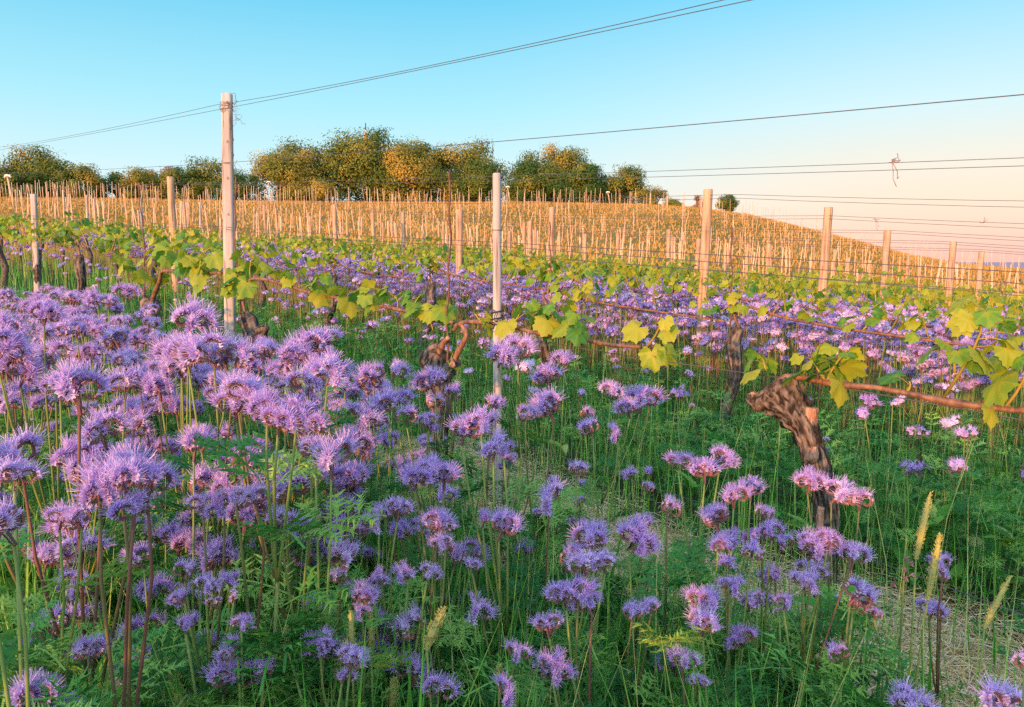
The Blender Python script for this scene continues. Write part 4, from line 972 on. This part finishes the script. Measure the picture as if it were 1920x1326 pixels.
# aisle between the first and second rows
n_a = 0; tries = 0
while n_a < 20 and tries < 5000:
    tries += 1
    p, q = rng.uniform(2.5, 3.75), rng.uniform(.2, 8); x, y = (p - q) * SQ, (p + q) * SQ
    if not in_view(x, y, 1.0): continue
    n_a += 1
    plant(rand_heads(x, y, .36, .62, int(rng.integers(1, 5)), .035, .055, .08), 'small violet phacelia in the shaded grass aisle behind the nearest row', 'phacelia in the shaded aisle', (x, y), mid=True, leaves=3)
n_b = 0; tries = 0
while n_b < 16 and tries < 5000:
    tries += 1
    p, q = rng.uniform(3.9, 4.9), rng.uniform(.5, 6.5); x, y = (p - q) * SQ, (p + q) * SQ
    if not in_view(x, y, 1.0): continue
    n_b += 1
    plant(rand_heads(x, y, .55, .76, int(rng.integers(4, 7)), .05, .075, .13), 'violet phacelia at the front of the far flower bed behind the second row', 'phacelia of the far bed front', (x, y), mid=True, leaves=2)
# the rest of the flowering aisles as one mass
pos = []
for i in range(120000):
    p, q = rng.uniform(2.3, 26), rng.uniform(0, 30); x, y = (p - q) * SQ, (p + q) * SQ; r_ = math.hypot(x, y)
    if r_ > 20.5 or not in_view(x, y, 1.04): continue
    ph = ((p - P1) % DP) / DP
    k = int((p - P1) // DP)
    if k == 0:
        if rng.random() > .045: continue
    elif (ph < .10 or ph > .93): continue
    elif rng.random() > (1.0 if r_ < 12 else .75) * .85: continue
    if k >= 1 and noise.noise((x * .9, y * .9, 3)) < -.33: continue
    pos.append((x, y, k))
for i in range(2600):  # unseen flowers behind the camera, added to block low sun
    p, q = rng.uniform(-3.2, -.45), rng.uniform(-6, .7); pos.append(((p - q) * SQ, (p + q) * SQ, 9))
pos = np.array(pos); xs, ys = pos[:, 0], pos[:, 1]; n = len(pos)
hh = np.where(pos[:, 2] == 0, rng.uniform(.3, .58, n), rng.uniform(.45, .78, n)); zz = ground(xs, ys)
top = np.stack([xs, ys, zz + hh], 1)
b = MB(); ch = rng.integers(0, 4, n); ang = rng.uniform(0, 6.28, n)
for c in range(4):
    s = ch == c; F = rot_frames(np.stack([np.cos(ang[s]), np.sin(ang[s]), rng.normal(0, .2, s.sum())], 1), rng.normal(0, .2, s.sum())) * rng.uniform(.85, 1.55, s.sum())[:, None, None]
    b.inst(LOW[c], F, top[s])
st = Tpl(); k = st.verts([(-.003, 0, -1), (.003, 0, -1), (.002, 0, 0), (-.002, 0, 0)]); st.quad(k, k + 1, k + 2, k + 3, 3); st.done()
F = np.tile(np.eye(3), (n, 1, 1)); F[:, 2, 2] = hh; F[:, 0, 2] = rng.normal(0, .05, n)
b.inst(st, F, top)
tag(link('phacelia_bed', b.mesh('phacelia_bed', HM + [M['stem']], False)), 'solid violet carpet of phacelia filling the aisles between far vine rows, with more added unseen behind the photographer', 'flowers', None, 'stuff')
print('far heads', n, 'stakes', len(cand), 'bank', n_bank)

# ------------------------------------------------------------------ seed spikes and vetch
def spike(px, py, lpx, h, label, lean=0.0, w=1.0):
    P, _ = hp(px, py + lpx / 2, 10, h); d = np.linalg.norm(P - [0, 0, CAMZ]); L = lpx * d / FOC * 1.02
    x, y = P[0], P[1]; z = G(x, y); root = thing('seed_spike', (x, y, z), label, 'grass', 'seed spikes in the flowers')
    hz = P[2] - z; b = MB(); bx = rng.normal(0, .02)
    b.tube([(bx, 0, -.02), (bx * .4, .004, hz * .5), (0, 0, hz)], [.0022, .002, .0017], 6, 0, .8); link('stem', b.mesh('stem', [M['stem']]), root)
    t = MB(); n = 16; r0 = .0052 * w; ax = np.array([lean, 0, 1.0]); ax /= np.linalg.norm(ax)
    u = np.linspace(0, 1, n); prof = r0 * np.clip(np.sin(np.pi * (.12 + .86 * u)) ** .6, .15, 1)
    t.tube([np.array([0, 0, hz]) + ax * L * a + np.array([lean * .15 * L * a * a, 0, 0]) for a in u], prof, 8, 0, .4)
    ns = 150; uu = rng.random(ns); th = rng.uniform(0, 6.28, ns); pr = np.interp(uu, u, prof)
    ps = np.array([0, 0, hz]) + ax[None] * (L * uu)[:, None] + np.stack([np.cos(th) * pr + lean * .15 * L * uu ** 2, np.sin(th) * pr, 0 * th], 1)
    sc = Tpl(); k = sc.verts([(0, 0, 0), (.0016, .0012, .0012), (.0045, 0, .0008), (.0016, -.0012, .0012)]); sc.quad(k, k + 1, k + 2, k + 3, 0); sc.done()
    t.inst(sc, rot_frames(np.stack([np.cos(th), np.sin(th), np.full(ns, 1.3)], 1), rng.uniform(0, 6, ns)) * w, ps); link('spike', t.mesh('spike', [M['spike']], False), root)
SEEDS = [(800, 1175, 78, .44, 'thick yellow seed spike leaning, tallest of those at bottom centre', .35, 1.3), (343, 1285, 90, .36, 'fat pale seed spike at the bottom beside drooping wheat blades', -.2, 1.3), (437, 1258, 66, .37, 'pale seed spike above broad bright leaves', 0, 1), (487, 1236, 66, .38, 'slim green seed spike in front of violet petals', .1, 1),
      (535, 1225, 90, .38, 'long pale seed spike standing in front of a red stem', .05, 1), (638, 1213, 40, .42, 'short seed spike bent over lavender heads', .3, .8), (660, 1190, 84, .42, 'very slim seed spike before lavender heads', 0, .8), (696, 1180, 62, .42, 'pale seed spike at the edge of the lavender group', 0, .8),
      (733, 1305, 60, .33, 'stubby seed spike rising from the bottom edge', .1, 1.2), (936, 1264, 34, .38, 'small green seed spike near the round lavender head', 0, .9), (1718, 990, 110, .50, 'long golden seed spike tapering high over brown soil', .12, 1.1), (1740, 1068, 105, .45, 'golden seed spike over the pink vetch', .1, 1.1), (1846, 1132, 86, .42, 'leaning golden seed spike beside pale straw', .35, .9)]
for s in SEEDS: spike(*s)
P, _ = hp(1694, 1085, 10, .42); root = thing('vetch_plant', (P[0], P[1], G(P[0], P[1])), 'slender vetch with folded salmon pink blossoms beside golden spikes', 'flower')
hz = P[2] - G(P[0], P[1]); b = MB(); b.tube([(.0, 0, -.02), (.003, 0, hz * .5), (0, 0, hz + .06)], .0022, 6, 0, .7); link('stem', b.mesh('stem', [M['stem']]), root)
b = MB()
for (dx, dz) in ((-.006, .045), (.007, .035), (0, .022), (.008, .01), (-.025, -.008), (-.004, .004)):
    t = Tpl(); k = t.verts([(0, 0, 0), (.006, .005, .004), (.014, 0, .007), (.006, -.005, .004), (.012, 0, -.004)]); t.quad(k, k + 1, k + 2, k + 3); t.tri(k, k + 1, k + 4); t.tri(k, k + 4, k + 3); t.done()
    b.inst(t, rot_frames(np.array([[rng.normal(0, 1), -.6, .2]]), np.array([rng.uniform(-.5, .5)])) * 1.15, np.array([[dx, -.003, hz + dz]]))
link('blossom', b.mesh('blossom', [M['pink']]), root)

# ------------------------------------------------------------------ ground cover (nobody could count it)
blade = Tpl(); k = blade.verts([(-.5, 0, 0), (.5, 0, 0), (.42, .10, .5), (-.42, .10, .5), (.0, .42, 1)]); blade.quad(k, k + 1, k + 2, k + 3); blade.tri(k + 3, k + 2, k + 4); blade.done()
def blades(mb, x, y, h, w, tint):
    n = len(x); a = rng.uniform(0, 6.28, n); F = np.zeros((n, 3, 3))
    F[:, 0, 0] = np.cos(a) * w; F[:, 1, 0] = np.sin(a) * w; ln = rng.uniform(.1, .9, n) * h
    F[:, 0, 1] = -np.sin(a) * ln; F[:, 1, 1] = np.cos(a) * ln; F[:, 2, 2] = h
    mb.inst(blade, F, np.stack([x, y, ground(x, y) - .01], 1), tint)
def scatter(n, rmin, rmax, pw=1.0):
    r_ = rmin + (rmax - rmin) * rng.random(n) ** pw; a = R(38) * rng.uniform(-1, 1, n); return r_ * np.sin(a), r_ * np.cos(a)
g = MB()
x, y = scatter(34000, .45, 7, .9)
p = (x + y) * SQ; q = (y - x) * SQ
strawy = (np.abs(p - 2.05 - .10 * np.sin(q * 3)) < .46) & (q < 3.0)
keep0 = (p < 2.45) | (rng.random(len(x)) < .45); x, y, p, q, strawy = x[keep0], y[keep0], p[keep0], q[keep0], strawy[keep0]
cl = np.array([noise.noise((a_ * 4.5, b_ * 4.5, 1)) for a_, b_ in zip(x, y)])
keep = (~strawy | (rng.random(len(x)) < .05)) & (cl > -.12 + rng.normal(0, .12, len(x))) & ~((p > 1.0) & (p < 1.65) & (q < 2.5) & (rng.random(len(x)) < .6)); x, y, p = x[keep], y[keep], p[keep]
h = np.where(p < 1.4, rng.uniform(.12, .54, len(x)), rng.uniform(.08, .36, len(x))); blades(g, x, y, h, rng.uniform(.0035, .0095, len(x)), np.clip(rng.normal(.5, .3, len(x)), 0, 1))
x, y = scatter(32000, 5, 22, .8); k_ = ((x + y) * SQ > 3.8) | (rng.random(len(x)) < .4); x, y = x[k_], y[k_]; blades(g, x, y, rng.uniform(.12, .40, len(x)), rng.uniform(.006, .016, len(x)), np.clip(rng.normal(.45, .22, len(x)), 0, 1))
x, y = scatter(1100, .7, 5, .9); blades(g, x, y, rng.uniform(.4, .62, len(x)), rng.uniform(.002, .004, len(x)), np.clip(rng.normal(.8, .15, len(x)), 0, 1))
tag(link('grass', g.mesh('grass', [M['grass']])), 'tangled dark green grass growing between the vine rows', 'grass', None, 'stuff')
g = MB()
for tp, n, r0, r1, sc in ((FERN[0], 2600, .45, 3.4, 1.0), (FERN[1], 2000, .45, 3.4, 1.0), (FERN[2], 3000, .45, 2.6, 1.0), (FERN[3], 2400, .45, 3.0, 1.0), (FERN_LO, 9500, 2.4, 10, 1.35)):
    x, y = scatter(n, r0, r1, .9); p = (x + y) * SQ; q = (y - x) * SQ
    k = ~((np.abs(p - 2.05) < .50) & (q < 3.0)) | (rng.random(n) < .02); k &= ~((p > 1.05) & (p < 1.6) & (q < 2.5) & (rng.random(n) < .8)); x, y, p = x[k], y[k], p[k]; n = len(x)
    z = ground(x, y) + np.where((p < 1.55) & (q[k] > 1.5), .03 + .36 * rng.random(n) ** 1.2, .01 + np.where(p > 2.5, .34, .15) * rng.random(n)) * np.clip((np.hypot(x, y) - .3) / 1.2, .3, 1); th = rng.uniform(0, 6.28, n)
    F = rot_frames(np.stack([np.cos(th), np.sin(th), rng.uniform(.0, .9, n)], 1), rng.uniform(-.5, .5, n)) * (rng.uniform(.5, 1.1, n) * sc)[:, None, None]
    g.inst(tp, F, np.stack([x, y, z], 1))
tag(link('fern_foliage', g.mesh('fern_foliage', [M['fern']])), 'feathery dark green phacelia leaves covering the ground below the flowers', 'undergrowth', None, 'stuff')
g = MB(); bl = Tpl(); N_ = 5; vv = []
for i in range(N_ + 1):
    u = i / N_; w = .16 * math.sin(math.pi * (.06 + .90 * u)) ** .8; vv += [(u, -w, .55 * u - .75 * u * u + .04), (u, 0, .55 * u - .75 * u * u), (u, w, .55 * u - .75 * u * u + .04)]
k = bl.verts(vv)
for i in range(N_):
    for e in (0, 1): bl.quad(k + 3 * i + e, k + 3 * i + e + 1, k + 3 * i + e + 4, k + 3 * i + e + 3)
bl.done()
x, y = scatter(230, .55, 3.4, .8); p = (x + y) * SQ; kk = (np.abs(p - 2.05) > .42); x, y = x[kk], y[kk]
for X_, Y_ in zip(x, y):
    m_ = int(rng.integers(4, 9)); th = rng.uniform(0, 6.28, m_); L_ = rng.uniform(.06, .15)
    F = rot_frames(np.stack([np.cos(th), np.sin(th), rng.uniform(.3, 1.6, m_)], 1), rng.normal(0, .4, m_)) * (L_ * rng.uniform(.7, 1.2, m_))[:, None, None]
    g.inst(bl, F, np.tile([X_, Y_, G(X_, Y_) + rng.uniform(.0, .22)], (m_, 1)), np.clip(rng.normal(.6, .2, m_), 0, 1))
tag(link('broad_weeds', g.mesh('broad_weeds', [M['grass']])), 'broad bright green weed leaves between the flower stems', 'weeds', None, 'stuff')
# cut straw under the nearest row
g = MB(); n = 42000
q = rng.uniform(-.9, 3.0, n); p = 2.03 + rng.normal(0, .22, n) + .1 * np.sin(q * 3); x, y = (p - q) * SQ, (p + q) * SQ
s = Tpl(); k = s.verts([(-.5, -.5, 0), (.0, -.5, .06), (.5, -.5, 0), (.5, .5, 0), (0, .5, .06), (-.5, .5, 0)]); s.quad(k, k + 1, k + 4, k + 5); s.quad(k + 1, k + 2, k + 3, k + 4); s.done()
th = rng.uniform(0, 6.28, n); F = rot_frames(np.stack([np.cos(th), np.sin(th), rng.normal(0, .16, n)], 1), rng.normal(0, .3, n)) * np.stack([rng.uniform(.03, .11, n), rng.uniform(.0012, .0026, n), np.full(n, .1)], 1)[:, None, :]
g.inst(s, F, np.stack([x, y, ground(x, y) + rng.uniform(.004, .045, n)], 1))
tag(link('straw', g.mesh('straw', [M['straw']])), 'pale cut straw lying under the nearest vine row', 'straw', None, 'stuff')
# grass of the hillside
g = MB(); n = 60000
a = R(37) * rng.uniform(-1, 1, n); r_ = np.sqrt(rng.uniform(19.5 ** 2, (RC + 4) ** 2, n)); x, y = r_ * np.sin(a), r_ * np.cos(a)
blades(g, x, y, rng.uniform(.08, .28, n), rng.uniform(.05, .14, n), np.clip(rng.normal(.45, .11, n) + .6 * np.array([noise.noise((a_ * .09, b_ * .16, 2)) for a_, b_ in zip(x, y)]), 0, 1))
tag(link('hill_grass', g.mesh('hill_grass', [M['drygrass']])), 'rough olive and orange grass covering the sunlit hillside', 'grass', None, 'stuff')
